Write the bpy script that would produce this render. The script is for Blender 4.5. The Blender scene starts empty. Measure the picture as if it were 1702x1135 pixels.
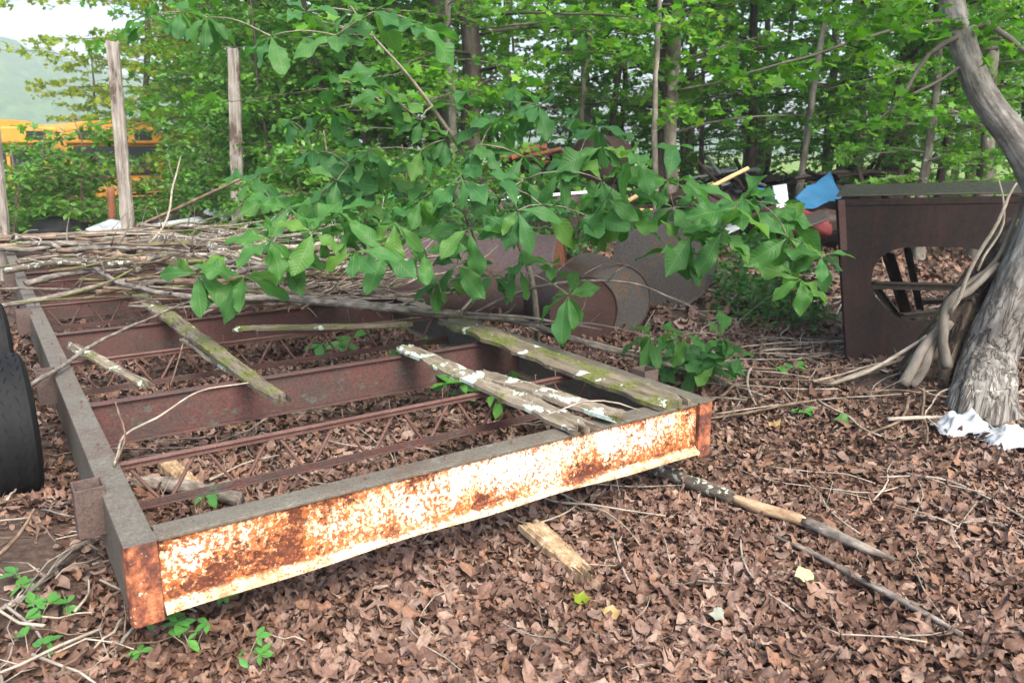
import bpy, math, random
import numpy as np
from mathutils import Vector, Matrix, noise as mnoise

# ------------------------------------------------------------------ camera, sky, sun, exposure
S = bpy.context.scene
C = S.collection
FPX, HC, HORIZ = 1380.0, 1.5, 317.0
TH = math.atan(HORIZ / FPX); sT, cT = math.sin(TH), math.cos(TH)
cd = bpy.data.cameras.new('camera'); cam = bpy.data.objects.new('camera', cd); C.objects.link(cam)
cd.sensor_width = 36; cd.lens = 36 * FPX / 1702
cam.location = (0, 0, HC); cam.rotation_euler = (math.pi / 2 - TH, 0, 0)
cd.clip_end = 3000; cd.clip_start = .05
cd.dof.use_dof = True; cd.dof.focus_distance = 3.6; cd.dof.aperture_fstop = 5.0
S.camera = cam
SUN_EL, SUN_AZ = math.radians(50), math.radians(152)      # azimuth clockwise from +Y (behind the camera, right)
w = bpy.data.worlds.new('World'); S.world = w; w.use_nodes = True
wn = w.node_tree.nodes; sky = wn.new('ShaderNodeTexSky'); sky.sky_type = 'NISHITA'; sky.sun_disc = False
sky.sun_elevation = SUN_EL; sky.sun_rotation = SUN_AZ; sky.dust_density = 6; sky.air_density = 1.0; sky.ozone_density = 1
wn['Background'].inputs[1].default_value = .15
w.node_tree.links.new(sky.outputs[0], wn['Background'].inputs[0])
sd = bpy.data.lights.new('sun', 'SUN'); sd.energy = 1.2; sd.angle = math.radians(32); sd.color = (1, .95, .87)
so = bpy.data.objects.new('sun', sd); C.objects.link(so)
sv = Vector((math.sin(SUN_AZ) * math.cos(SUN_EL), math.cos(SUN_AZ) * math.cos(SUN_EL), math.sin(SUN_EL)))
so.rotation_euler = sv.to_track_quat('Z', 'Y').to_euler(); so.location = (0, 0, 30)
S.view_settings.view_transform = 'Standard'; S.view_settings.look = 'None'
S.view_settings.exposure = 1.7; S.view_settings.gamma = 1
S.cycles.max_bounces = 8; S.cycles.transmission_bounces = 6; S.cycles.diffuse_bounces = 5; S.cycles.glossy_bounces = 2
S.cycles.transparent_max_bounces = 4
S.cycles.use_denoising = True
random.seed(5); rng = np.random.default_rng(5)
R = random.uniform

# ------------------------------------------------------------------ pixel -> world helpers (photo is 1702 x 1135)
def ray(u, v):
    x = (u - 851) / FPX; y = (v - 567.5) / FPX
    return x, cT - y * sT, -(sT + y * cT)
def pz(u, v, z=0.0):
    x, f, d = ray(u, v); k = (z - HC) / d
    return Vector((x * k, f * k, z))
def py(u, v, Y):
    x, f, d = ray(u, v); k = Y / f
    return Vector((x * k, Y, HC + d * k))

def gz(x, y):
    """height of the ground"""
    h = .035 * math.sin(x * 1.1 + 1.3) * math.cos(y * .9) + .02 * math.sin(x * 2.7 + y * 2.1)
    h *= min(1, max(0, (y - 1) / 3))
    h += .13 * math.exp(-((x - 2.55) ** 2 / .35 + (y - 5.0) ** 2 / .5))
    h += .10 * math.exp(-((x + 2.0) ** 2 / .25 + (y - 2.55) ** 2 / .5))
    r = math.hypot(x, y)
    if r > 12: h *= max(0, 1 - (r - 12) / 20)
    a = min(1, max(0, (y - 11) / 7)); b = min(1, max(0, (-x - 4) / 4))
    return h - .75 * a * a * (3 - 2 * a) * b * b * (3 - 2 * b)
def gz_np(x, y):
    h = .035 * np.sin(x * 1.1 + 1.3) * np.cos(y * .9) + .02 * np.sin(x * 2.7 + y * 2.1)
    h = h * np.clip((y - 1) / 3, 0, 1)
    h += .13 * np.exp(-((x - 2.55) ** 2 / .35 + (y - 5.0) ** 2 / .5))
    h += .10 * np.exp(-((x + 2.0) ** 2 / .25 + (y - 2.55) ** 2 / .5))
    r = np.hypot(x, y)
    a = np.clip((y - 11) / 7, 0, 1); b = np.clip((-x - 4) / 4, 0, 1)
    return h * np.clip(1 - (r - 12) / 20, 0, 1) - .75 * a * a * (3 - 2 * a) * b * b * (3 - 2 * b)
def g(x, y, dz=0): return Vector((x, y, gz(x, y) + dz))
def pg(u, v, dz=0):
    p = pz(u, v, 0)
    for _ in range(3): p = pz(u, v, gz(p.x, p.y) + dz)
    return p

# ------------------------------------------------------------------ materials
def N(nt, t, **k):
    n = nt.nodes.new(t)
    for a, b in k.items():
        if a.startswith('i_'):
            key = a[2:]; n.inputs[int(key) if key.isdigit() else key].default_value = b
        else: setattr(n, a, b)
    return n
class Mat:
    def __init__(s, name, rough=.8, coord='bk', metallic=0, spec=.5):
        s.m = bpy.data.materials.new(name); s.m.use_nodes = True; s.nt = s.m.node_tree
        s.b = s.nt.nodes['Principled BSDF']; s.b.inputs['Roughness'].default_value = rough
        s.b.inputs['Metallic'].default_value = metallic; s.b.inputs['Specular IOR Level'].default_value = spec * .6
        if coord == 'bk': s.co = N(s.nt, 'ShaderNodeAttribute', attribute_name='bk').outputs['Vector']
        else: s.co = N(s.nt, 'ShaderNodeTexCoord').outputs['Object']
    def l(s, a, b): s.nt.links.new(a, b)
    def scaled(s, sc):
        n = N(s.nt, 'ShaderNodeMapping'); n.inputs['Scale'].default_value = sc if hasattr(sc, '__len__') else (sc,) * 3
        s.l(s.co, n.inputs[0]); return n.outputs[0]
    def noise(s, scale, detail=4, rough=.6, sc=None, dist=0):
        n = N(s.nt, 'ShaderNodeTexNoise'); n.inputs['Scale'].default_value = scale; n.inputs['Detail'].default_value = detail
        n.inputs['Roughness'].default_value = rough; n.inputs['Distortion'].default_value = dist
        s.l(s.scaled(sc) if sc else s.co, n.inputs['Vector']); return n.outputs['Fac']
    def ramp(s, fac, stops, interp='LINEAR'):
        n = N(s.nt, 'ShaderNodeValToRGB'); cr = n.color_ramp; cr.interpolation = interp
        while len(cr.elements) < len(stops): cr.elements.new(.5)
        for e, (p, c) in zip(cr.elements, stops):
            e.position = p; e.color = (c, c, c, 1) if not hasattr(c, '__len__') else tuple(c) + (1,)
        s.l(fac, n.inputs[0]); return n.outputs[0]
    def mix(s, fac, a, b, mode='MIX'):
        n = N(s.nt, 'ShaderNodeMix', data_type='RGBA', blend_type=mode)
        for i, x in ((0, fac), (6, a), (7, b)):
            if hasattr(x, 'links'): s.l(x, n.inputs[i])
            elif i == 0: n.inputs[0].default_value = x
            else: n.inputs[i].default_value = tuple(x) + (1,)
        return n.outputs[2]
    def math(s, op, a, b=0.0):
        n = N(s.nt, 'ShaderNodeMath', operation=op)
        for i, x in ((0, a), (1, b)):
            if hasattr(x, 'links'): s.l(x, n.inputs[i])
            else: n.inputs[i].default_value = x
        return n.outputs[0]
    def bump(s, h, strength=.5, dist=.01):
        n = N(s.nt, 'ShaderNodeBump'); n.inputs['Strength'].default_value = strength; n.inputs['Distance'].default_value = dist
        s.l(h, n.inputs['Height']); s.l(n.outputs[0], s.b.inputs['Normal'])
    def col(s, c): s.l(c, s.b.inputs['Base Color']); return s
    def island(s): return N(s.nt, 'ShaderNodeNewGeometry').outputs['Random Per Island']
    def sep(s):
        n = N(s.nt, 'ShaderNodeSeparateXYZ'); s.l(s.co, n.inputs[0]); return n.outputs

def leaf_mat(name, cols, trans=.45, rough=.42, veins=False, spec=.5, tint=(1.25, 1.35, .55)):
    """leaf: random hue per leaf, translucent so that light from behind glows through"""
    m = Mat(name, rough, 'obj', spec=spec)
    c = m.ramp(m.island(), [(i / max(1, len(cols) - 1), x) for i, x in enumerate(cols)])
    n2 = m.noise(.9, 2); c = m.mix(m.ramp(n2, [(.35, 0.0), (.65, 1.0)]), c, m.mix(1, c, (1.3, 1.15, .7), 'MULTIPLY'))
    if veins:                                             # bk = (across, along) in leaf lengths
        m.co = N(m.nt, 'ShaderNodeAttribute', attribute_name='bk').outputs['Vector']; q = m.sep(); ax = m.math('ABSOLUTE', q[0])
        rib = m.ramp(ax, [(.004, 1.0), (.012, 0.0)])
        ph = m.math('SINE', m.math('MULTIPLY', m.math('SUBTRACT', q[1], m.math('MULTIPLY', ax, .9)), 82.0)); sv_ = m.ramp(ph, [(.86, 0.0), (1.0, .4)])
        f = m.math('MAXIMUM', rib, sv_); c = m.mix(m.math('MULTIPLY', f, .45), c, (.16, .30, .09)); m.bump(m.math('SUBTRACT', ph, m.math('MULTIPLY', rib, 2.0)), .22, .004)
    m.col(c)
    tr = N(m.nt, 'ShaderNodeBsdfTranslucent'); m.l(m.mix(1, c, tint, 'MULTIPLY'), tr.inputs[0])
    mx = N(m.nt, 'ShaderNodeMixShader'); mx.inputs[0].default_value = trans
    m.l(m.b.outputs[0], mx.inputs[1]); m.l(tr.outputs[0], mx.inputs[2])
    m.l(mx.outputs[0], m.nt.nodes['Material Output'].inputs[0]); return m.m

def rust_metal(name, base, rust, accents=None, rough=.75, sc=6, amt=.5, metallic=.0, runs=False):
    m = Mat(name, rough, 'bk', metallic)
    a = m.noise(sc, 8, .65); b = m.noise(sc * 9, 5, .7)
    f = m.ramp(m.math('ADD', m.math('MULTIPLY', a, .7), m.math('MULTIPLY', b, .3)), [(amt - .08, 0.0), (amt + .08, 1.0)])
    c = m.mix(f, base, rust)
    if accents:
        f2 = m.ramp(m.noise(sc * 1.7, 7, .7, sc=(1, 1, 1.6)), [(.58, 0.0), (.68, 1.0)]); c = m.mix(f2, c, accents)
    if runs: c = m.mix(m.ramp(m.noise(9, 5, .65, sc=(1.6, 1.6, .12)), [(.52, 0.0), (.66, .7)]), c, m.mix(1, c, (2.6, 1.5, 1.1), 'MULTIPLY'))
    sp = m.ramp(m.noise(sc * 22, 3, .7), [(.30, .55), (.5, 1.0), (.7, 1.35)]); c = m.mix(1, c, sp, 'MULTIPLY')
    m.col(c); m.bump(m.math('ADD', a, m.math('MULTIPLY', b, .6)), .35, .006)
    m.l(m.ramp(b, [(.3, rough - .15), (.7, min(1, rough + .15))]), m.b.inputs['Roughness']); return m.m

M = {}
M['rail'] = rust_metal('weathered_rail_metal', (.10, .096, .08), (.085, .068, .055), (.14, .135, .115), .62, 5, .52)
M['beam'] = rust_metal('red_primer_metal', (.078, .036, .033), (.052, .038, .034), (.062, .085, .07), .6, 5, .52)
M['pocket'] = rust_metal('brown_pocket_metal', (.085, .062, .056), (.07, .05, .044), (.09, .085, .07), .6, 5, .52)
M['rod'] = rust_metal('rusty_rod_metal', (.095, .048, .04), (.13, .075, .064), None, .75, 9, .5)
M['dark_rust'] = rust_metal('dark_rust_sheet', (.030, .020, .018), (.045, .028, .023), None, .55, 4, .5)
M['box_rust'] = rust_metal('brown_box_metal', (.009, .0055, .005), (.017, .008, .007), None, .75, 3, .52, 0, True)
M['box_top'] = rust_metal('brown_box_top_metal', (.042, .037, .030), (.038, .03, .024), None, .5, 3, .55)
M['tank'] = rust_metal('tank_metal', (.070, .052, .050), (.085, .052, .040), (.12, .06, .035), .42, 2.5, .55)
M['plate'] = rust_metal('round_plate_metal', (.085, .080, .076), (.17, .09, .045), (.06, .068, .066), .5, 3.2, .6)
M['drum_end'] = rust_metal('dark_drum_end', (.045, .024, .022), (.06, .032, .028), None, .5, 4, .5)
M['orange_rust'] = rust_metal('orange_rust', (.20, .075, .03), (.11, .05, .03), None, .8, 5, .5)
M['grey_metal'] = rust_metal('grey_scrap_metal', (.24, .27, .29), (.36, .40, .42), (.12, .09, .07), .45, 4, .5)
M['white_metal'] = rust_metal('white_scrap_metal', (.62, .65, .66), (.42, .44, .45), None, .5, 3, .55)

def flat(name, c, rough=.6, var=.25, sc=8, spec=.5, metallic=0):
    m = Mat(name, rough, 'bk', metallic, spec); c = np.array(c)
    m.col(m.ramp(m.noise(sc, 6, .65), [(.3, tuple(c * (1 - var))), (.7, tuple(c * (1 + var)))])); m.bump(m.noise(sc * 5, 4), .2, .003); return m.m
M['yellow'] = flat('bus_yellow_paint', (.42, .215, .035), .55, .15, 2)
M['black'] = flat('black_rubber', (.007, .008, .009), .7, .3, spec=.25)
M['glass'] = flat('dark_window_glass', (.025, .03, .032), .12, .2)
M['lamp'] = flat('headlight_lens', (.75, .78, .8), .2, .1)
M['blue'] = flat('blue_tarp_plastic', (.015, .08, .17), .5, .3, 3)
M['white_plastic'] = flat('white_plastic', (.34, .37, .40), .45, .08, 6)
M['red_paint'] = flat('faded_red_paint', (.17, .032, .03), .6, .4, 4)
M['tan_wood'] = flat('bare_tan_wood', (.52, .33, .15), .7, .25, 12)

# white paint breaking into rust (the front beam)
m = Mat('peeling_white_paint', .55)
xs = m.sep()
paint = m.ramp(m.noise(7, 6, .68, sc=(1.3, 1, .35)), [(.33, (.74, .52, .31)), (.42, (.78, .67, .49)), (.50, (.80, .76, .65)), (.65, (.80, .80, .77))])
stain = m.math('ADD', m.math('MULTIPLY', m.noise(3.4, 5, .6, sc=(1, 1, .8)), .70), m.math('MULTIPLY', m.noise(15, 7, .7, sc=(1.5, 1, .40)), .30))
edge = m.ramp(xs[2], [(0.0, 0.0), (.018, 0.0), (.03, .16), (.06, .10), (.11, .025), (.17, .0), (.20, .05), (.222, .16)])   # bk.z = height on the beam
endw = m.ramp(m.math('MULTIPLY', xs[0], .41), [(0.0, .13), (.14, .06), (.34, .0), (.6, .0), (.74, .06), (.85, .10), (1.0, .12)])
tot = m.math('ADD', m.math('ADD', stain, edge), endw)
orange = m.ramp(m.noise(26, 6, .7, sc=(1, 1, .6)), [(.3, (.44, .16, .055)), (.5, (.60, .28, .11)), (.68, (.74, .45, .23))])
c = m.mix(m.ramp(tot, [(.49, 0.0), (.56, .45), (.63, .72), (.78, 1.0)]), paint, orange)
fine = m.math('ADD', m.noise(70, 6, .75), m.math('MULTIPLY', tot, .62))
c = m.mix(m.ramp(fine, [(.84, 0.0), (.875, 1.0)]), c, m.ramp(m.noise(60, 3), [(.35, (.20, .06, .022)), (.65, (.42, .14, .04))]))
big = m.math('ADD', m.math('ADD', m.math('MULTIPLY', m.noise(7, 4, .6), .38), m.math('MULTIPLY', m.noise(40, 7, .75, sc=(1, 1, 1.3)), .62)), m.math('MULTIPLY', tot, .62))
dk = m.ramp(big, [(.925, 0.0), (.95, 1.0)])
c = m.mix(dk, c, m.ramp(m.noise(40, 4), [(.35, (.05, .017, .012)), (.65, (.13, .042, .022))]))
c = m.mix(m.ramp(xs[2], [(.012, .85), (.022, 0.0)]), c, m.ramp(m.noise(18, 6, .7), [(.36, (.22, .11, .055)), (.48, (.46, .34, .20)), (.62, (.60, .51, .36))]))
chips = m.ramp(m.noise(44, 5, .72), [(.645, 0.0), (.66, 1.0)]); c = m.mix(m.math('MULTIPLY', chips, m.ramp(tot, [(.6, 0.0), (.66, 1.0)])), c, (.86, .66, .42))
v = N(m.nt, 'ShaderNodeTexVoronoi'); v.inputs['Scale'].default_value = 75; v.inputs['Randomness'].default_value = 1; m.l(m.co, v.inputs['Vector'])
spots = m.math('MULTIPLY', m.ramp(v.outputs['Distance'], [(.20, 1.0), (.32, 0.0)]), m.ramp(m.noise(7, 4), [(.40, 0.0), (.50, 1.0)]))
c = m.mix(spots, c, (.24, .08, .03)); m.col(c)
m.bump(m.math('SUBTRACT', m.noise(46, 6, .72), m.math('MULTIPLY', dk, .5)), .55, .006); M['front'] = m.m
# rusty corner post
m = Mat('rusty_corner_metal', .7)
c = m.ramp(m.noise(11, 8, .75), [(.36, (.045, .026, .022)), (.46, (.11, .04, .028)), (.53, (.25, .085, .04)), (.62, (.42, .19, .10))])
c = m.mix(m.ramp(m.noise(48, 5, .7), [(.635, 0.0), (.65, 1.0)]), c, (.60, .42, .30))
m.col(c); m.bump(m.noise(40, 5), .5, .005); M['corner'] = m.m

def bark(name, cols, sc=1.0, lichen=.0, bumpd=.02, moss=0.0, groove=7, crack=0):
    m = Mat(name, .85); a = m.noise(groove * sc, 8, .72, sc=(1, 1, .34)); b = m.noise(3 * sc, 4)
    c = m.ramp(m.math('ADD', m.math('MULTIPLY', a, .75), m.math('MULTIPLY', b, .25)), [(.37 + .26 * i / (len(cols) - 1), x) for i, x in enumerate(cols)])
    if crack:
        k = m.math('ABSOLUTE', m.math('SUBTRACT', m.noise(groove * sc * .8, 5, .6, sc=(1, 1, .3), dist=.6), .5)); k = m.math('MAXIMUM', m.ramp(k, [(.0, 0.0), (crack, 1.0)]), m.ramp(m.math('MULTIPLY', m.sep()[2], .25), [(.20, 0.0), (.36, .85)])); c = m.mix(1, c, m.mix(k, (.42, .39, .36), (1, 1, 1)), 'MULTIPLY'); a = m.math('ADD', m.math('MULTIPLY', a, .5), k)
    if moss: c = m.mix(m.ramp(m.noise(4 * sc, 6, .7), [(.60 - moss * .3, 0.0), (.68 - moss * .3, 1.0)]), c, m.ramp(m.noise(60, 3), [(.3, (.06, .075, .018)), (.7, (.15, .16, .05))]))
    if lichen: c = m.mix(m.ramp(m.noise(7 * sc, 7, .62), [(.70 - lichen * .2, 0.0), (.73 - lichen * .2, 1.0)]), c, m.ramp(m.noise(90, 3), [(.3, (.26, .31, .26)), (.7, (.46, .52, .46))]))
    m.col(c); m.bump(a, .8, bumpd); return m.m
M['trunk_grey'] = bark('grey_smooth_bark', [(.06, .052, .043), (.12, .108, .092), (.19, .175, .155)], 1.6, .25, .008)
M['bark_big'] = bark('furrowed_grey_bark', [(.065, .061, .056), (.185, .178, .165), (.33, .32, .30)], 1.5, .15, .018, 0, 14, .05)
M['bark_bg'] = bark('forest_bark', [(.022, .018, .014), (.06, .05, .04), (.11, .10, .085)], 1, .1, .02)
M['bark_pale'] = bark('pale_forest_bark', [(.06, .052, .042), (.13, .12, .10), (.24, .23, .20)], 1, .3, .01)
M['stump'] = bark('dark_rotten_bark', [(.014, .010, .008), (.048, .035, .026), (.12, .095, .072)], 1.4, 0, .03, .1, 12, .06)
M['stick_grey'] = bark('grey_dead_wood', [(.045, .039, .033), (.13, .116, .10), (.27, .245, .215)], 5, .12, .004)
M['stick_brown'] = bark('brown_dead_wood', [(.04, .028, .02), (.11, .078, .055), (.21, .155, .115)], 5, .05, .004)
M['stick_pale'] = bark('pale_bare_twig', [(.13, .11, .085), (.25, .22, .18), (.38, .34, .29)], 5, 0, .003)
M['stick_mossy'] = bark('mossy_dead_wood', [(.05, .042, .022), (.13, .115, .06), (.24, .21, .14)], 4, .2, .008, .5)
M['log_lichen'] = bark('dark_bark_with_lichen', [(.03, .025, .02), (.085, .07, .055), (.16, .14, .12)], 4, .75, .008)
M['log_bare'] = bark('barkless_log', [(.14, .085, .05), (.30, .215, .135), (.46, .36, .25)], 4, 0, .006)
M['split_wood'] = bark('split_pale_wood', [(.13, .08, .045), (.30, .215, .125), (.48, .39, .27)], 4, 0, .01)
M['stem'] = bark('sapling_bark', [(.10, .085, .065), (.19, .17, .135), (.27, .25, .21)], 5, .1, .002)
def plank_mat(name, moss, lichen, cols=((.06, .048, .034), (.17, .145, .11), (.31, .275, .22)), rot=False):
    m = Mat(name, .9); a = m.noise(26, 8, .7, sc=(.09, 1, 1)); b = m.noise(5, 5, .6)
    c = m.ramp(m.math('ADD', m.math('MULTIPLY', a, .8), m.math('MULTIPLY', b, .2)), [(.32, cols[0]), (.5, cols[1]), (.68, cols[2])])
    if rot: c = m.mix(m.ramp(m.noise(7, 6, .7, sc=(.4, 1, 1)), [(.53, 0.0), (.62, .85)]), c, (.045, .026, .018))
    if moss: c = m.mix(m.ramp(m.noise(5, 7, .75), [(.58 - moss * .25, 0.0), (.66 - moss * .25, 1.0)]), c, m.ramp(m.noise(70, 3), [(.3, (.05, .062, .015)), (.7, (.13, .145, .04))]))
    if lichen:
        lf = m.ramp(m.noise(8, 5, .62), [(.655 - lichen * .25, 0.0), (.675 - lichen * .25, 1.0)])
        c = m.mix(lf, c, m.ramp(m.noise(75, 4), [(.3, (.28, .37, .31)), (.7, (.50, .60, .53))]))
    m.col(c); m.bump(a, .9, .008); return m.m
M['plank_moss'] = plank_mat('mossy_plank_wood', .45, .12, ((.045, .035, .025), (.13, .11, .082), (.25, .22, .175)))
M['plank_lichen'] = plank_mat('lichened_plank_wood', .2, .42)
M['plank_old'] = plank_mat('old_plank_wood', .1, 0, ((.045, .03, .022), (.15, .11, .08), (.30, .25, .19)))
M['post_wood'] = plank_mat('grey_post_wood', 0, 0, ((.05, .036, .028), (.20, .185, .165), (.37, .355, .33)), True)

m = Mat('leaf_litter', .62, 'obj', spec=.4)
cols = [(.095, .062, .050), (.135, .088, .072), (.18, .122, .100), (.155, .110, .096), (.22, .158, .132), (.12, .076, .062), (.265, .21, .178), (.21, .132, .095), (.19, .15, .136), (.105, .068, .055)]
c = m.ramp(m.island(), [((i + .5) / 10, x) for i, x in enumerate(cols)], 'CONSTANT')
c = m.mix(m.ramp(m.noise(1.1, 5, .65), [(.38, 0.0), (.62, 1)]), c, m.mix(1, c, (.66, .60, .54), 'MULTIPLY'))
c = m.mix(1, c, m.ramp(m.noise(95, 4, .7), [(.3, (.66, .60, .56)), (.7, (1.2, 1.12, 1.06))]), 'MULTIPLY')
m.col(c); m.bump(m.noise(140, 3), .4, .003); M['litter'] = m.m
m = Mat('forest_soil', .95, 'obj')
c = m.ramp(m.noise(22, 8, .75), [(.3, (.028, .018, .013)), (.5, (.075, .050, .038)), (.68, (.14, .098, .076))])
tc = N(m.nt, 'ShaderNodeTexCoord'); ln = N(m.nt, 'ShaderNodeVectorMath', operation='LENGTH'); m.l(tc.outputs['Object'], ln.inputs[0])
far = m.ramp(m.math('DIVIDE', ln.outputs['Value'], 100), [(.19, 0.0), (.26, 1.0)])
c = m.mix(far, c, m.ramp(m.noise(.6, 8, .7), [(.35, (.07, .13, .02)), (.65, (.16, .24, .05))]))
m.col(c); m.bump(m.noise(30, 8, .75), .8, .03); M['soil'] = m.m
m = Mat('hillside_forest', .9, 'obj')
c = m.ramp(m.noise(.16, 8, .75), [(.35, (.02, .05, .016)), (.55, (.05, .11, .03)), (.7, (.09, .16, .05))])
m.col(c); M['hill'] = m.m

M['magnolia'] = leaf_mat('broad_leaf', [(.030, .115, .038), (.044, .155, .054), (.058, .185, .062), (.040, .145, .062), (.085, .21, .055)], .5, .42, True, spec=.42)
M['broad_bush'] = leaf_mat('broad_bush_leaf', [(.022, .10, .030), (.034, .14, .042), (.045, .17, .050), (.07, .20, .04)], .38, .42, spec=.42)
M['maple'] = leaf_mat('maple_leaf', [(.046, .165, .020), (.075, .23, .028), (.105, .285, .034), (.052, .19, .035), (.17, .35, .04)], .5, .52)
M['maple_y'] = leaf_mat('yellow_green_leaf', [(.12, .22, .02), (.18, .28, .03), (.24, .32, .04), (.10, .2, .03), (.3, .3, .05)], .5, .45)
M['dark_leaf'] = leaf_mat('dark_bush_leaf', [(.045, .14, .024), (.068, .20, .03), (.095, .25, .038), (.05, .17, .04)], .35, .4)
M['bush'] = leaf_mat('vine_leaf', [(.04, .125, .02), (.065, .18, .025), (.09, .22, .03), (.05, .15, .04)], .4, .4)
M['seedling'] = leaf_mat('seedling_leaf', [(.045, .155, .035), (.065, .20, .045), (.05, .175, .05)], .3, .4)

# ------------------------------------------------------------------ mesh building
class MB:
    def __init__(s): s.v = []; s.b = []; s.f = []; s.n = 0
    def add(s, V, F, B=None):
        V = np.asarray(V, float).reshape(-1, 3)
        s.v.append(V); s.b.append(V if B is None else np.asarray(B, float).reshape(-1, 3))
        s.f += [[i + s.n for i in f] for f in F]; s.n += len(V)
        return s
    def build(s, name, mat, parent=None, smooth=True, bevel=0, angle=None):
        V = np.concatenate(s.v); B = np.concatenate(s.b)
        me = bpy.data.meshes.new(name); o = bpy.data.objects.new(name, me); C.objects.link(o)
        if parent is not None:
            off = np.array(parent.location); q = parent
            o.parent = parent
            if parent.parent is not None: off = off + np.array(parent.parent.location)
        else:
            off = np.array([(V[:, 0].min() + V[:, 0].max()) / 2, (V[:, 1].min() + V[:, 1].max()) / 2, V[:, 2].min()]); o.location = off
        me.from_pydata((V - off).tolist(), [], s.f)
        a = me.attributes.new('bk', 'FLOAT_VECTOR', 'POINT'); a.data.foreach_set('vector', B.astype(np.float32).ravel())
        me.materials.append(mat)
        if smooth: me.polygons.foreach_set('use_smooth', [True] * len(me.polygons))
        if smooth and angle: 
            me.set_sharp_from_angle(angle=math.radians(angle))
        if bevel:
            bm = o.modifiers.new('bevel', 'BEVEL'); bm.width = bevel; bm.segments = 2; bm.limit_method = 'ANGLE'; bm.angle_limit = .6
        me.update(); return o
    def box(s, P0, ex, ey, ez, B0=(0, 0, 0)):
        """box from corner P0 with edge vectors"""
        P0, ex, ey, ez = map(lambda q: np.array(q, float), (P0, ex, ey, ez)); B0 = np.array(B0, float)
        L = [np.linalg.norm(e) for e in (ex, ey, ez)]
        V = []; B = []
        for k in (0, 1):
            for j in (0, 1):
                for i in (0, 1): V.append(P0 + i * ex + j * ey + k * ez); B.append(B0 + np.array((i * L[0], j * L[1], k * L[2])))
        F = [(0, 2, 3, 1), (4, 5, 7, 6), (0, 1, 5, 4), (2, 6, 7, 3), (0, 4, 6, 2), (1, 3, 7, 5)]
        if np.dot(np.cross(ex, ey), ez) < 0: F = [f[::-1] for f in F]
        return s.add(V, F, B)

def smooth_path(pts, step=.06):
    P = [Vector(p[:3]) for p in pts]; Rr = [p[3] for p in pts]
    if len(P) < 2: return P, Rr
    Q = [P[0] * 2 - P[1]] + P + [P[-1] * 2 - P[-2]]
    out = []; rad = []
    for i in range(1, len(Q) - 2):
        L = (Q[i + 1] - Q[i]).length; n = max(1, min(40, int(L / step)))
        for k in range(n):
            t = k / n
            a, b, c_, d = Q[i - 1], Q[i], Q[i + 1], Q[i + 2]
            out.append(.5 * ((2 * b) + (c_ - a) * t + (2 * a - 5 * b + 4 * c_ - d) * t * t + (3 * b - a - 3 * c_ + d) * t ** 3))
            rad.append(Rr[i - 1] * (1 - t) + Rr[i] * t)
    out.append(P[-1]); rad.append(Rr[-1]); return out, rad

def tube(mb, pts, sides=7, step=.06, wob=0.0, knob=0.0, flute=0, seed=0, caps=True, ragged=0, flat=1.0, hollow=False, fine=0):
    """pts: list of (x,y,z,r). wob = sideways wobble, knob = lumps as share of the radius, flute = lobes round the trunk"""
    P, rad = smooth_path(pts, step); n = len(P)
    if wob:
        for i in range(n):
            e = min(i, n - 1 - i) / max(1, n - 1) * 2
            P[i] = P[i] + Vector(mnoise.noise_vector(P[i] * 3.1 + Vector((seed, 0, 0)))) * wob * min(1, e * 3 + .1)
    t = (P[1] - P[0]).normalized(); up = Vector((0, 0, 1)) if abs(t.z) < .9 else Vector((1, 0, 0))
    nx = t.cross(up).normalized(); V = []; B = []; L = 0; bo = R(0, 50)
    for i in range(n):
        t2 = ((P[min(i + 1, n - 1)] - P[max(i - 1, 0)])).normalized()
        nx = (nx - t2 * nx.dot(t2)).normalized(); ny = t2.cross(nx)
        if i: L += (P[i] - P[i - 1]).length
        for k in range(sides):
            a = 2 * math.pi * k / sides; r = rad[i]; ca, sa = math.cos(a), math.sin(a)
            if knob: r *= 1 + knob * mnoise.noise(Vector((ca * 1.3 + seed, sa * 1.3, L / max(.02, rad[0]) * .35)))
            if flute: r *= 1 + flute * mnoise.noise(Vector((ca * 2.2 + seed, sa * 2.2, L * .8)))
            if fine: r *= 1 + fine * (mnoise.noise(Vector((ca * 7 + seed, sa * 7, L * 5))) + .6 * mnoise.noise(Vector((ca * 16, sa * 16 + seed, L * 14))))
            q = P[i] + nx * ca * r + ny * sa * r * flat
            if ragged and i in (0, n - 1): q = q + t2 * R(-ragged, ragged)
            V.append(q); B.append((ca * rad[i] + bo, sa * rad[i], L))
    F = []
    for i in range(n - 1):
        for k in range(sides):
            a = i * sides + k; b = i * sides + (k + 1) % sides; F.append((a, b, b + sides, a + sides))
    if caps and not hollow:
        F.append(tuple(range(sides))[::-1]); F.append(tuple((n - 1) * sides + k for k in range(sides)))
    mb.add([tuple(v) for v in V], F, B); return P, rad

def tag(o, label=None, cat=None, group=None, kind=None):
    for k, x in (('label', label), ('category', cat), ('group', group), ('kind', kind)):
        if x: o[k] = x
    return o
def thing(name, label, cat, loc, group=None):
    o = bpy.data.objects.new(name, None); C.objects.link(o); o.location = loc; o.empty_display_size = .2
    return tag(o, label, cat, group)

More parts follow.
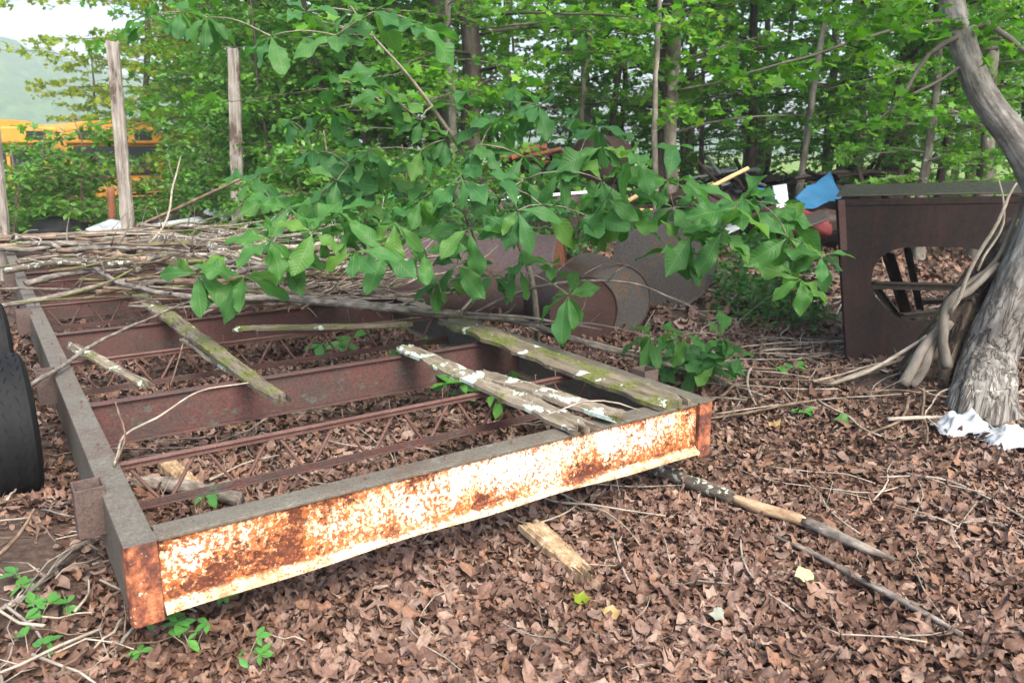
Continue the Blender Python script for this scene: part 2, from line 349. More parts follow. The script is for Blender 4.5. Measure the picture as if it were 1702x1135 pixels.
def fast_tris(name, V, T, mat, parent=None, smooth=True, loc=None, bk=None):
    me = bpy.data.meshes.new(name); V = V.astype(np.float32)
    me.vertices.add(len(V)); me.vertices.foreach_set('co', V.ravel())
    me.loops.add(T.size); me.polygons.add(len(T))
    me.loops.foreach_set('vertex_index', T.astype(np.int32).ravel())
    me.polygons.foreach_set('loop_start', np.arange(0, T.size, 3, dtype=np.int32))
    me.polygons.foreach_set('use_smooth', np.full(len(T), smooth))
    me.update(calc_edges=True); me.materials.append(mat)
    if bk is not None: a_ = me.attributes.new('bk', 'FLOAT_VECTOR', 'POINT'); a_.data.foreach_set('vector', bk.astype(np.float32).ravel())
    o = bpy.data.objects.new(name, me); C.objects.link(o)
    if parent is not None: o.parent = parent
    if loc is not None: o.location = loc
    return o

# leaf templates: a fan/strip in the XY plane, tip along +Y, z carries the curl
def strip_leaf(prof, curl=.1, fold=.15, wave=0):
    """prof: list of (y, halfwidth)"""
    V = []; T = []
    for i, (y, hw) in enumerate(prof):
        z = -curl * y * y
        for sx in (-1, 0, 1):
            V.append((sx * hw, y, z + abs(sx) * hw * fold + wave * math.sin(i * 2.3 + sx) * .5))
    for i in range(len(prof) - 1):
        for j in (0, 1):
            a = i * 3 + j; b = a + 1; c_ = a + 3; d = a + 4
            T += [(a, b, d), (a, d, c_)]
    return np.array(V), np.array(T)
def lobed_leaf(n, depth, seed, curl=.3, width=.8, fold=.0):
    r = random.Random(seed); V = [(0, .35, 0)]; k = n * 2
    for i in range(k):
        a = math.pi * 2 * i / k - math.pi / 2; rad = .55 if i % 2 else .55 * (1 - depth)
        if i == 0: rad = .38
        rad *= r.uniform(.85, 1.12); x = math.cos(a) * rad * width; y = .42 + math.sin(a) * rad
        V.append((x, y, curl * (x * x * r.uniform(-1.6, 2.2) + (y - .4) ** 2 * r.uniform(-1, 2)) + r.uniform(-.05, .05)))
    T = [(0, 1 + i, 1 + (i + 1) % k) for i in range(k)]
    return np.array(V), np.array(T)
LT_OVAL = strip_leaf([(0, .01), (.25, .17), (.5, .24), (.75, .17), (1, .0)], .15, .25)
LT_OBOV = strip_leaf([(0, .012), (.12, .03), (.3, .10), (.5, .18), (.68, .235), (.82, .21), (.93, .11), (1, .0)], .22, .22)
LT_OBOV2 = strip_leaf([(0, .012), (.12, .035), (.3, .13), (.5, .21), (.68, .25), (.82, .20), (.93, .10), (1, .0)], .42, .12, .03)
LT_MAPLE = lobed_leaf(5, .42, 3, .15, 1.0)
LT_SIMPLE = (np.array([(0, 0, 0), (.3, .45, .05), (0, 1, -.08), (-.3, .45, .05)]), np.array([(0, 1, 2), (0, 2, 3)]))

def rand_rot(n, up, tilt, spin=None, rg=rng):
    """rotation matrices whose Z axis is up + random tilt; X,Y spun at random or so that Y follows spin (n,3)"""
    z = np.asarray(up, float) * np.ones((n, 3)) + rg.normal(0, tilt, (n, 3)); z /= np.linalg.norm(z, axis=1)[:, None]
    y = rg.normal(0, 1, (n, 3)) if spin is None else spin + rg.normal(0, .25, (n, 3))
    y -= z * (y * z).sum(1)[:, None]; y /= np.linalg.norm(y, axis=1)[:, None] + 1e-9
    x = np.cross(y, z); return np.stack([x, y, z], 2)
def scatter(tpl, pos, rot, size):
    V, T = tpl; n = len(pos)
    W = np.einsum('nij,vj->nvi', rot, V) * np.asarray(size).reshape(-1, 1, 1) + pos[:, None, :]
    TT = T[None] + (np.arange(n) * len(V))[:, None, None]
    return W.reshape(-1, 3), TT.reshape(-1, 3)
def join(parts):
    Vs = []; Ts = []; o = 0
    for V, T in parts: Vs.append(V); Ts.append(T + o); o += len(V)
    return np.concatenate(Vs), np.concatenate(Ts)

def broad(prof, seed, curl, fold, wave, twist=0.0):
    r = random.Random(seed); ys = np.linspace(0, 1, 13); pw = np.interp(ys, [p[0] for p in prof], [p[1] for p in prof]); V = []; T = []
    a, b = r.uniform(0, 6), r.uniform(0, 6)
    for y, hw in zip(ys, pw):
        for sx in (-1, -.5, 0, .5, 1):
            x = sx * hw; z = -curl * y * y + abs(x) * fold + wave * abs(sx) ** 2 * math.sin(y * 13 + a + sx * 1.5) * hw * 3 + twist * x * y + r.uniform(-.004, .004)
            V.append((x + .04 * math.sin(y * 3 + b) * y, y, z))
    for i in range(12):
        for j in range(4):
            q = i * 5 + j; T += [(q, q + 1, q + 6), (q, q + 6, q + 5)]
    return np.array(V), np.array(T)
BP1 = [(0, .008), (.1, .02), (.25, .08), (.4, .135), (.55, .185), (.68, .215), (.8, .19), (.9, .115), (.97, .03), (1, 0)]
BP2 = [(0, .008), (.1, .03), (.25, .12), (.4, .18), (.55, .215), (.68, .21), (.8, .165), (.9, .085), (.97, .02), (1, 0)]
BROAD = [broad((BP1, BP2)[i % 2], 90 + i, (.10, .25, .42, .05, .32, .18, .55, .22)[i], (.25, .1, .3, .05, -.1, .35, .15, .2)[i], (.10, .16, .08, .2, .12, .18, .1, .14)[i], (.2, -.4, .3, .1, -.2, .5, -.1, -.5)[i]) for i in range(8)]
# ------------------------------------------------------------------ ground, hills
def ground():
    rs = np.concatenate([np.linspace(0.3, 14, 110), np.geomspace(14.5, 900, 50)]); na = 220
    V = [(0, 0, 0)]; F = []
    for r in rs:
        a = np.arange(na) * 2 * math.pi / na; x = r * np.sin(a); y = r * np.cos(a)
        z = gz_np(x, y)
        V += list(zip(x, y, z))
    for k in range(na): F.append((0, 1 + (k + 1) % na, 1 + k))
    for i in range(len(rs) - 1):
        for k in range(na):
            a = 1 + i * na + k; b = 1 + i * na + (k + 1) % na; F.append((a, b, b + na, a + na))
    o = MB().add(V, F).build('ground', M['soil']); o.data.flip_normals(); tag(o, kind='structure'); return o
ground()
def hills():
    V = []; F = []; na = 260; nr = 26
    for i in range(nr):
        for k in range(na):
            a = math.radians(-70 + 140 * k / (na - 1)); rr = 260 + i * 14
            top = 52 * math.exp(-((math.degrees(a) + 36) / 17) ** 2) + 9 + 3 * mnoise.noise(Vector((a * 5, 0, 3)))
            s = min(1, i / 18); h = top * (s * s * (3 - 2 * s)) - 1
            x, y = rr * math.sin(a), rr * math.cos(a)
            h += (5 * mnoise.noise(Vector((x * .09, y * .09, 1))) + 3 * mnoise.noise(Vector((x * .3, y * .3, 5)))) * min(1, i / 3)
            V.append((x, y, h))
    for i in range(nr - 1):
        for k in range(na - 1):
            a = i * na + k; F.append((a, a + 1, a + na + 1, a + na))
    o = MB().add(V, F).build('hills', M['hill']); tag(o, kind='structure')
hills()

# ------------------------------------------------------------------ leaf litter (nobody could count it)
def dead_leaf(n, depth, seed, width, curl, point=1.4, m=12):
    """a dry lobed leaf: centre, inner ring, outline; folded and curled"""
    r = random.Random(seed); V = [(0, .45)]
    for rad in (.5, 1.0):
        for i in range(m):
            a = 2 * math.pi * i / m - math.pi / 2
            k = .5 * (1 - depth * rad * abs(math.sin(n * (a + math.pi / 2) / 2)) ** .7) * r.uniform(.86, 1.12)
            y = math.sin(a); yy = y * (point if y > 0 else 1) * .85
            V.append((math.cos(a) * k * rad * width, .45 + yy * k * rad))
    ph = r.uniform(0, 6); c1, c2, c3 = (r.uniform(-1, 1) * curl for _ in range(3)); out = []
    for x, y in V:
        q = math.hypot(x, y - .45); z = c1 * 1.6 * x * x + c2 * (y - .45) ** 2 + .28 * c3 * abs(x) + .10 * curl * math.sin(x * 9 + ph) * q * 2 + .08 * curl * math.sin(y * 11 + ph * 2) * q * 2
        out.append((x, y, z))
    T = [(0, 1 + i, 1 + (i + 1) % m) for i in range(m)]
    for i in range(m):
        a, b = 1 + i, 1 + (i + 1) % m; T += [(a, a + m, b + m), (a, b + m, b)]
    return np.array(out), np.array(T)
def litter():
    rg = np.random.default_rng(11); parts = []
    tpls = [dead_leaf(n, d, 20 + i, wd, cu, pt) for i, (n, d, wd, cu, pt) in enumerate(
        [(6, .38, .62, 1.2, 1.5), (5, .4, 1.0, 1.0, 1.0), (7, .42, .7, 1.6, 1.5), (3, .15, .6, 1.8, 1.6), (6, .45, .55, 1.6, 1.7), (5, .3, 1.0, .7, 1.1), (4, .35, .7, 2.0, 1.2), (2, .05, .5, 2.2, 1.8), (7, .45, .6, 1.2, 1.6), (3, .2, .45, 2.4, 1.8), (5, .45, .9, 1.4, 1.3), (2, .1, .4, 1.4, 1.9)])]
    def zone(n, y0, y1, smin, smax, lift, tilt, spread=.78, k=None):
        y = np.sqrt(rg.uniform(y0 ** 2, y1 ** 2, n)); x = rg.uniform(-1, 1, n) * (spread * y + .6)
        # thinner where bare soil shows, on the far left and on the mound by the tree
        keep = rg.uniform(0, 1, n) > np.where((x < -1.25 - .35 * (y - 2.2)), .6, 0) + .95 * np.exp(-((x - 2.4) ** 2 / .3 + (y - 4.95) ** 2 / .18)) + .6 * np.exp(-((x + 1.9) ** 2 / .12 + (y - 2.6) ** 2 / .15))
        x, y = x[keep], y[keep]; n = len(x)
        pos = np.stack([x, y, gz_np(x, y) + rg.uniform(.002, lift, n)], 1)
        rot = rand_rot(n, (0, 0, 1), tilt, None, rg); sz = rg.uniform(smin, smax, n) * rg.choice([1, 1, .75, .55, .4, 1.25], n)
        w = np.arange(n) % len(tpls)
        for i, t in enumerate(tpls):
            s = w == i; flip = rg.uniform(0, 1, s.sum()) > .5
            r2 = rot[s].copy(); r2[flip, :, 2] *= -1; r2[flip, :, 0] *= -1
            parts.append(scatter(t, pos[s], r2, sz[s]))
    zone(52000, 1.0, 3.7, .036, .078, .032, .25)
    zone(54000, 3.5, 7.0, .038, .082, .032, .27)
    zone(16000, 6.8, 13, .08, .15, .05, .4)
    zone(7000, 12.5, 24, .14, .26, .06, .4)
    V, T = join(parts); o = fast_tris('leaf_litter', V, T, M['litter']); tag(o, 'layer of brown dead leaves covering the ground', None, None, 'stuff')
litter()

# ------------------------------------------------------------------ trailer frame (bent a little out of square)
ZT = .416; P0 = pz(205, 912, ZT); PR = pz(1188, 665, ZT); PB = pz(8, 420, ZT)
WD = (PR - P0).normalized(); DD = (PB - P0).normalized(); WID = (PR - P0).length; LEN = (PB - P0).length
UZ = Vector((0, 0, 1))
def Fp(s, t, z): return P0 + WD * s + DD * t + UZ * (z - ZT)
tf = thing('trailer_frame', 'rusted flatbed trailer frame with a peeling white front beam lying on the leaves', 'trailer frame', Fp(WID / 2, LEN / 2, 0))
def fbox(mb, s0, s1, t0, t1, z0, z1, b0=None):
    mb.box(Fp(s0, t0, z0), WD * (s1 - s0), DD * (t1 - t0), UZ * (z1 - z0), b0 or (s0, t0, z0)); return mb
ZB = ZT - .225
for side in (0, 1):
    mb = MB(); s0 = 0 if side == 0 else WID - .09
    outer = (0, .010) if side == 0 else (WID - .010, WID)
    fbox(mb, s0, s0 + .09, .07, LEN, ZT - .009, ZT); fbox(mb, *outer, .07, LEN, ZB + .009, ZT - .009); fbox(mb, s0, s0 + .09, .07, LEN, ZB, ZB + .009)
    mb.build('side_rail', M['rail'], tf, False, .003)
mb = MB(); fbox(mb, .094, WID - .094, .028, .112, ZT - .010, ZT + .001); fbox(mb, .094, WID - .094, .012, .028, ZT - .012, ZT + .001)
mb.build('front_beam_flange', M['rail'], tf, False, .003)
mb = MB()
n = 44                                                           # web and bowed bottom lip, subdivided
for i in range(n):
    a, b = .094 + (WID - .188) * i / n, .094 + (WID - .188) * (i + 1) / n
    def dent(s): return .004 * math.sin(s * 5.1) + .003 * math.sin(s * 13 + 1)
    def low(s): return ZB - .012 + .02 * math.sin(s / WID * math.pi) * 1.0 + .004 * math.sin(s * 9)
    V = []; B = []
    for s in (a, b):
        for (t, z) in ((.020, ZT - .012), (.022 + dent(s), ZT - .10), (.018, low(s) + .03), (.004, low(s) + .017), (-.012, low(s) + .012), (-.014, low(s)), (.03, low(s) - .002), (.034, low(s) + .03), (.034, ZT - .012)):
            V.append(Fp(s, t, z)); B.append((s, t, z - ZB))
    F = [(k, k + 1, k + 10, k + 9) for k in range(8)]
    mb.add([tuple(q) for q in V], F, B)
fb = mb.build('front_beam', M['front'], tf, True, 0, 40)
fb['label'] = 'front beam with white paint peeling over orange rust'
for s0, w_ in ((0, .094), (WID - .094, .094)):
    mb = MB(); V = []; B = []; ring = []
    for z in (ZB - .03, ZT - .002):
        for (ds, dt) in ((.0, .068), (0, .02), (.008, .006), (.02, .002), (w_ - .004, .002), (w_ - .004, .068)):
            if s0: ds = w_ - ds
            V.append(tuple(Fp(s0 + ds, dt, z))); B.append((s0 + ds, dt, z))
    F = [(k, (k + 1) % 6, (k + 1) % 6 + 6, k + 6) for k in range(6)] + [(0, 1, 2, 3, 4, 5)[::-1], (6, 7, 8, 9, 10, 11)]
    if s0: F = [f[::-1] for f in F]
    mb.add(V, F, B); mb.build('corner_post', M['corner'], tf, False, .003)
    mb = MB(); fbox(mb, s0, s0 + .094, .001, .0695, ZT - .0015, ZT + .001); mb.build('corner_cap', M['rail'], tf, False, .001)
def cross_beam(t, h=.2, s1=None, m='beam', dz=0):
    s1 = s1 or WID - .012; mb = MB(); zt = ZT - .010 + dz
    fbox(mb, .012, s1, t, t + .05, zt - .008, zt); fbox(mb, .012, s1, t + .018, t + .026, zt - h + .008, zt - .008); fbox(mb, .012, s1, t - .012, t + .05, zt - h, zt - h + .008)
    return mb.build('cross_beam', M[m], tf, False, .002)
for t in (1.56, 3.28, 4.92, 6.36, 7.6): cross_beam(t)
def joist(t, h=.19, n=8):
    j = None; zt = ZT - .012; mb = MB()
    fbox(mb, .012, WID - .012, t, t + .03, zt - .006, zt); fbox(mb, .012, WID - .012, t + .012, t + .017, zt - .028, zt - .006)
    j = mb.build('truss_joist', M['rod'], tf, False, .0015)
    mb = MB(); fbox(mb, .012, WID - .012, t, t + .035, zt - h, zt - h + .006); fbox(mb, .012, WID - .012, t + .013, t + .019, zt - h + .006, zt - h + .03)
    mb.build('bottom_chord', M['beam'], j, False, .0015)
    mb = MB(); pts = []
    for k in range(2 * n + 1):
        s = .1 + (WID - .2) * k / (2 * n); z = zt - .02 if k % 2 == 0 else zt - h + .012
        for ds in (-.018, .018): q = Fp(s + ds, t + .026, z); pts.append((q.x, q.y, q.z, .0075))
    tube(mb, pts, 6, .05); mb.build('web_rod', M['rod'], j)
for t in (.73, 2.47, 4.44, 5.7): joist(t)
mb = MB(); fbox(mb, .012, WID - .012, LEN - .06, LEN, ZB + .02, ZT - .01); mb.build('rear_beam', M['dark_rust'], tf, False, .003)
for side, ts in ((0, (.47, 2.18, 4.08, 6.19)), (1, (.48, 3.2))):
    for t in ts:
        mb = MB(); a = -.080 if side == 0 else WID - .012; wl = .092; z0, z1 = ZT - .135, ZT + .03; th = .006
        t0 = t - .03; t1 = t + .07
        fbox(mb, a, a + wl, t0, t0 + th, z0, z1); fbox(mb, a, a + wl, t1 - th, t1, z0, z1)
        fbox(mb, a, a + th, t0 + th, t1 - th, z0, z1); fbox(mb, a + wl - th, a + wl, t0 + th, t1 - th, z0, z1)
        mb.build('stake_pocket', M['pocket'], tf, False, .0015)
def nail(s, t):
    h = R(.012, .045); q = Fp(s, t, ZT - .03); l = (R(-.006, .006), R(-.006, .006)); z = ZT - .01 + h; mb = MB()
    tube(mb, [(q.x, q.y, q.z, .0024), (q.x + l[0], q.y + l[1], z, .0024)], 6, 1)
    tube(mb, [(q.x + l[0], q.y + l[1], z, .0052), (q.x + l[0], q.y + l[1], z + .003, .0052)], 8, 1)
    mb.build('nail', M['rod'], tf)
for t, ss in ((1.58, (.42, .55, .88, .99, 1.24, 1.55, 1.62, 1.74, 1.86, 2.1)), (.745, (.45, .66, .96, 1.2, 1.45, 1.7, 1.95, 2.1)), (.06, (.75, 1.1, 1.35, 1.72, 2.0)),
              (2.49, (.7, .9, 1.1, 1.5, 1.8, 2.0)), (3.3, (.4, .55, .9, 1.25, 1.6)), (4.45, (.5, .9, 1.3))):
    for s in ss: nail(s + R(-.02, .02), t)
for t in (.9, 1.5, 1.9, 2.4, 2.95, 3.6, 4.3): nail(.05, t)

# tyres standing beside the left rail
def tyre(name, c0, ax, r, w_, label):
    th_ = thing(name, label, 'tyre', (c0.x, c0.y, c0.z - r)); ax = ax.normalized(); u_ = ax.cross(UZ).normalized()
    prof = [(.58, -.36), (.62, -.46), (.80, -.5), (.93, -.46), (.985, -.38), (1.0, -.26), (1.0, .26), (.985, .38), (.93, .46), (.80, .5), (.62, .46), (.58, .36)]
    V = []; B = []; n = 72; k = len(prof)
    for i in range(n):
        a = 2 * math.pi * i / n
        for (rr, x) in prof:
            q = r * rr
            if abs(x) == .26 and i % 2: q -= .008
            V.append(tuple(c0 + ax * x * w_ + (u_ * math.cos(a) + UZ * math.sin(a)) * q)); B.append((a * r, x * w_, q))
    F = [(i * k + j, i * k + j + 1, ((i + 1) % n) * k + j + 1, ((i + 1) % n) * k + j) for i in range(n) for j in range(k - 1)]
    MB().add(V, F, B).build('rubber', M['black'], th_, True, 0, 35)
    mb = MB()
    for x in (-.035, 0, .035):
        V = []; n2 = 64
        for i in range(n2):
            a = 2 * math.pi * i / n2
            for rr in (r - .004, r + .0022):
                for dx in (-.012, .012): V.append(tuple(c0 + ax * (x * 1.6 + dx + .006 * (-1) ** i) + (u_ * math.cos(a) + UZ * math.sin(a)) * rr))
        F = []
        for i in range(n2):
            a = i * 4; b = ((i + 1) % n2) * 4; F += [(a + 2, a + 3, b + 3, b + 2), (a, a + 2, b + 2, b), (a + 1, b + 1, b + 3, a + 3)]
        mb.add(V, F)
    mb.build('tread', M['black'], th_, False)
    mb = MB(); V = []; n = 40
    pr = [(.0, .1), (.2, .1), (.25, .2), (.45, .15), (.55, .34), (.6, .36)]
    for i in range(n):
        a = 2 * math.pi * i / n
        for (rr, x) in pr: V.append(tuple(c0 + ax * x * w_ + (u_ * math.cos(a) + UZ * math.sin(a)) * r * max(rr, .01)))
    k = len(pr); F = [(i * k + j, i * k + j + 1, ((i + 1) % n) * k + j + 1, ((i + 1) % n) * k + j) for i in range(n) for j in range(k - 1)]
    mb.add(V, F); mb.build('rim', M['dark_rust'], th_, True, 0, 35)
c1 = pz(-10, 712, .39); 
tyre('tyre', Vector((-2.235, 3.48, .30)), WD, .335, .22, 'smooth worn black tyre at the left edge nearest the camera')
tyre('tyre', Vector((-3.06, 4.72, .31)), WD, .335, .22, 'black tyre with grooved tread standing behind the nearest tyre')

# ------------------------------------------------------------------ wood on the frame
def plank(name, label, a, b, w0, w1, th, mat, seed, cat='plank', ends=.06, tilt=0, group=None):
    """a, b end points (top surface centre line); ragged rotten board"""
    a, b = Vector(a), Vector(b); L = (b - a).length; d = (b - a).normalized(); sd_ = d.cross(UZ).normalized(); sd_ = (Matrix.Rotation(tilt, 3, d) @ sd_); up = sd_.cross(d).normalized()
    nl = max(12, int(L / .02)); nw = 16; V = []; B = []; F = []
    for top in (0, 1):
        for i in range(nl + 1):
            x = L * i / nl; ww = (w0 + (w1 - w0) * i / nl)
            e0 = mnoise.noise(Vector((x * 6, seed, 0))) * .26 + mnoise.noise(Vector((x * 25, seed, 5))) * .12; e1 = mnoise.noise(Vector((x * 6, seed, 9))) * .26 + mnoise.noise(Vector((x * 25, seed, 15))) * .12
            for j in range(nw + 1):
                t = j / nw * 2 - 1; y = t * ww / 2 * (1 + (e1 if t > 0 else e0))
                xx = x
                if i < 3: xx += (3 - i) / 3 * (mnoise.noise(Vector((j * .9, seed, 3))) + .3) * ends * 1.6
                if i > nl - 3: xx -= (i - nl + 3) / 3 * (mnoise.noise(Vector((j * .9, seed, 8))) + .3) * ends * 1.6
                hh = .009 * mnoise.noise(Vector((x * 3, t * 9, seed))) + .005 * mnoise.noise(Vector((x * 30, t * 20, seed))) + .012 * mnoise.noise(Vector((x * 1.3, seed, 4))) - .011 * max(0, 1 - abs(mnoise.noise(Vector((x * 1.1, t * 5.5, seed + 9)))) * 9)
                edge = max(0, abs(t) - .7) / .3; z = hh - edge * th * .25 if top else -th * (1 - .2 * edge) + hh * .5
                V.append(tuple(a + d * xx + sd_ * y + up * z)); B.append((xx + seed * 3, y, z))
    q = (nl + 1) * (nw + 1)
    for i in range(nl):
        for j in range(nw):
            c_ = i * (nw + 1) + j; F.append((c_, c_ + 1, c_ + nw + 2, c_ + nw + 1)); F.append((q + c_, q + c_ + nw + 1, q + c_ + nw + 2, q + c_ + 1))
        for j in (0, nw):
            c_ = i * (nw + 1) + j; f = (c_, c_ + nw + 1, q + c_ + nw + 1, q + c_); F.append(f if j else f[::-1])
    for j in range(nw):
        for i in (0, nl): c_ = i * (nw + 1) + j; f = (c_, c_ + 1, q + c_ + 1, q + c_); F.append(f[::-1] if i else f)
    o = MB().add(V, F, B).build(name, M[mat], None, True, 0, 50)
    # recompute normals outward
    import bmesh
    bm = bmesh.new(); bm.from_mesh(o.data); bmesh.ops.recalc_face_normals(bm, faces=bm.faces); bm.to_mesh(o.data); bm.free()
    return tag(o, label, cat, group)
zt = ZT + .036
plank('plank', 'widest mossy grey plank running to the right front corner of the frame', pz(745, 528, zt + .02), pz(1128, 668, zt), .17, .19, .036, 'plank_moss', 1.0)
plank('plank', 'long rotten plank with pale green lichen patches resting on the white front beam', pz(668, 572, zt), pz(975, 708, zt), .10, .13, .03, 'plank_lichen', 2.3)
plank('plank', 'short narrow plank heavily spotted with lichen beside the wide mossy plank', pz(790, 615, zt + .015), pz(1035, 688, zt + .012), .085, .11, .03, 'plank_lichen', 4.1)
plank('plank', 'mossy split plank pointing from the brush heap to the second cross beam', pz(232, 487, zt + .02), pz(470, 660, zt + .012), .12, .075, .035, 'plank_moss', 6.2)
plank('plank', 'short lichen tipped board tucked left under the mossy split plank', pz(312, 555, zt - .02), pz(392, 612, zt - .02), .11, .08, .028, 'plank_lichen', 7.7)
plank('plank', 'small loose piece of rotten board near the left rail with a lichened end', pz(118, 570, zt + .015), pz(245, 634, zt - .03), .06, .05, .028, 'plank_lichen', 9.4, ends=.09)
plank('plank', 'mossy green batten lying across the frame below the thick dead branch', pz(388, 543, zt), pz(680, 536, zt), .06, .07, .03, 'plank_moss', 11.1)
plank('plank', 'grey weathered headboard timber lying across the rear of the trailer frame', Fp(-.12, LEN - .04, .60), Fp(WID + .12, LEN - .06, .60), .24, .2, .05, 'plank_old', 12.5)
plank('plank', 'second grey timber lying just in front of the headboard timber', Fp(-.1, LEN - .32, .54), Fp(1.7, LEN - .26, .52), .14, .12, .04, 'plank_old', 13.9)
# posts
def post(label, px, top, w_, seed, Y=None):
    b = px; t_ = top; d = (t_ - b).normalized(); L = (t_ - b).length; mb = MB(); V = []; B = []; F = []; n = 40
    ex = d.cross(Vector((0, 1, 0))).normalized(); ey = d.cross(ex).normalized()
    sec = [(-1, -.35), (-.9, -.5), (.9, -.5), (1, -.35), (1, .35), (.9, .5), (-.9, .5), (-1, .35)]; k = 8
    for i in range(n + 1):
        x = L * i / n
        for j, (sx, sy) in enumerate(sec):
            ww = w_ / 2 * (1 + .12 * mnoise.noise(Vector((x * 5, seed, sx)))) * (1 - .12 * i / n)
            xx = x + (R(-.04, .02) if i == n else 0); V.append(tuple(b + d * xx + ex * sx * ww + ey * sy * ww * .9)); B.append((xx + seed, sx * ww, sy * ww))
    F = [(i * k + j, i * k + (j + 1) % k, (i + 1) * k + (j + 1) % k, (i + 1) * k + j) for i in range(n) for j in range(k)] + [tuple(range(k))[::-1], tuple(n * k + j for j in range(k))]
    o = mb.add(V, F, B).build('wooden_post', M['post_wood'], None, True, 0, 35)
    import bmesh
    bm = bmesh.new(); bm.from_mesh(o.data); bmesh.ops.recalc_face_normals(bm, faces=bm.faces); bm.to_mesh(o.data); bm.free()
    tag(o, label, 'post', 'wooden posts at the rear of the trailer')
b = Fp(1.27, LEN + .08, .10); post('tall grey wooden post leaning left, middle one of three at the trailer rear', Vector((b.x, b.y, .1)), py(187, 70, b.y), .15, 1)
b = Fp(2.55, LEN + .06, .10); post('straighter tall grey wooden post at the right rear corner of the trailer', Vector((b.x, b.y, .1)), py(388, 82, b.y), .155, 5)
b = Fp(-.02, LEN + .08, .10); post('weathered wooden post cut off by the left edge of the picture', Vector((b.x, b.y, .1)), py(-22, 100, b.y), .15, 9)

# sticks ------------------------------------------------------------
def stick(label, pts, mat, name='branch', group=None, sides=7, knob=.35, wob=.008, cat='branch', twigs=0, tl=.25, step=.05):
    mb = MB(); P, rad = tube(mb, [(p[0], p[1], p[2], r) for p, r in pts], sides, step, wob, knob, 0, R(0, 99), ragged=pts[0][1] * .5)
    for _ in range(twigs):
        i = random.randrange(len(P) // 4, len(P)); d = (P[i] - P[i - 1]).normalized()
        side = Vector((R(-1, 1), R(-1, 1), R(-.1, .9))).normalized(); v = (d * .8 + side * .8).normalized(); L = tl * R(.4, 1.2)
        a = P[i]; b_ = a + v * L * .5 + Vector((R(-.02, .02), R(-.02, .02), R(-.02, .03))); c_ = a + v * L + Vector((R(-.05, .05), R(-.05, .05), R(-.03, .06)))
        r = rad[i] * .5
        tube(mb, [(*a, r), (*b_, r * .7), (*c_, r * .35)], 5, .06, .003, .2, 0, R(0, 9))
    return tag(mb.build(name, M[mat], None, True), label, cat, group)
def PX(z, *uvr):
    return [(pz(u, v, z if not isinstance(z, (list, tuple)) else z[i]), r) for i, (u, v, r) in enumerate(uvr)]
stick('long thick bleached branch running over the frame from left edge to right ground', PX([.42, .5, .52, .5, .47, .47, .45, .35, .12, .03],
      (-20, 512, .016), (110, 490, .02), (225, 467, .024), (440, 478, .03), (560, 500, .034), (700, 520, .032), (850, 532, .022), (980, 572, .017), (1150, 618, .012), (1345, 685, .006)), 'stick_grey', sides=10, twigs=5, tl=.35)
stick('gently bent grey branch above the long thick one on the brush heap', PX(.56, (30, 437, .018), (120, 425, .02), (200, 470, .018), (330, 495, .02), (480, 497, .026), (620, 512, .022), (770, 520, .016)), 'stick_grey', twigs=4)
stick('thick log with peeling pale bark arching over the brush heap', PX([.58, .68, .72, .66, .6], (195, 418, .042), (260, 400, .05), (330, 404, .05), (380, 425, .045), (415, 436, .036)), 'log_lichen', name='log', cat='log', sides=12, knob=.25)
stick('peeled orange brown log end showing at the left of the brush heap', PX([.56, .58, .56], (190, 425, .035), (230, 432, .04), (290, 432, .03)), 'log_bare', name='log', cat='log', sides=10)
stick('thin crooked stick crossing the left rail and reaching the picture edge', PX([.35, .44, .45, .46, .46, .48, .5], (-10, 700, .011), (50, 640, .012), (100, 610, .011), (160, 570, .010), (230, 538, .009), (300, 508, .008), (365, 485, .005)), 'stick_grey', twigs=2)
stick('slender branch leaning over the left rail with a forked tip', PX([.44, .48, .52, .46, .42], (30, 445, .012), (95, 418, .014), (150, 440, .012), (190, 475, .010), (215, 494, .006)), 'stick_grey', twigs=2)
stick('pale forked twig standing up from the corner of the second cross beam', PX([.43, .40, .47, .5, .52], (190, 770, .004), (208, 722, .005), (260, 695, .0045), (330, 652, .004), (413, 636, .003)), 'stick_pale', name='twig', cat='twig')
stick('short bare twig rising left of the forked twig', [(pz(190, 775, .42), .004), (pz(207, 722, .47), .004), (pz(192, 668, .56), .003)], 'stick_brown', name='twig', cat='twig')
stick('thin bare stem rising between the two mossy planks', [(pz(283, 640, .40), .004), (pz(300, 590, .46), .004), (pz(310, 530, .56), .003), (pz(300, 500, .64), .002)], 'stick_brown', name='twig', cat='twig')
stick('dead pale branch crossing in front of the right post', [(py(225, 378, 9.0), .018), (py(320, 335, 9.0), .018), (py(405, 296, 9.1), .014)], 'stick_brown')
stick('thin dead stem leaning right behind the brush heap', [(py(185, 462, 7.2), .011), (py(270, 380, 7.4), .011), (py(287, 310, 7.6), .008), (py(300, 262, 7.8), .005)], 'stick_pale', twigs=2)
stick('dead branch leaning up to the right out of the brush heap', [(py(420, 410, 7.6), .016), (py(500, 345, 7.8), .013), (py(560, 300, 8), .011), (py(625, 245, 8.1), .006)], 'stick_brown', twigs=3)
stick('lower dead branch leaning up beside the other at the heap', [(py(430, 400, 7.4), .012), (py(540, 330, 7.7), .010), (py(628, 308, 7.8), .006)], 'stick_brown', twigs=2)
stick('bare pale branch forking above the planks toward the tree', [(pz(790, 520, .46), .010), (pz(850, 490, .6), .010), (pz(930, 470, .7), .009), (pz(1045, 470, .66), .008), (pz(1150, 510, .55), .005)], 'stick_grey', twigs=5, tl=.3)
stick('crooked grey branch rising behind the wide plank', [(pz(760, 525, .5), .010), (pz(800, 470, .68), .009), (pz(790, 400, .98), .007), (pz(765, 345, 1.2), .004)], 'stick_pale', twigs=3)
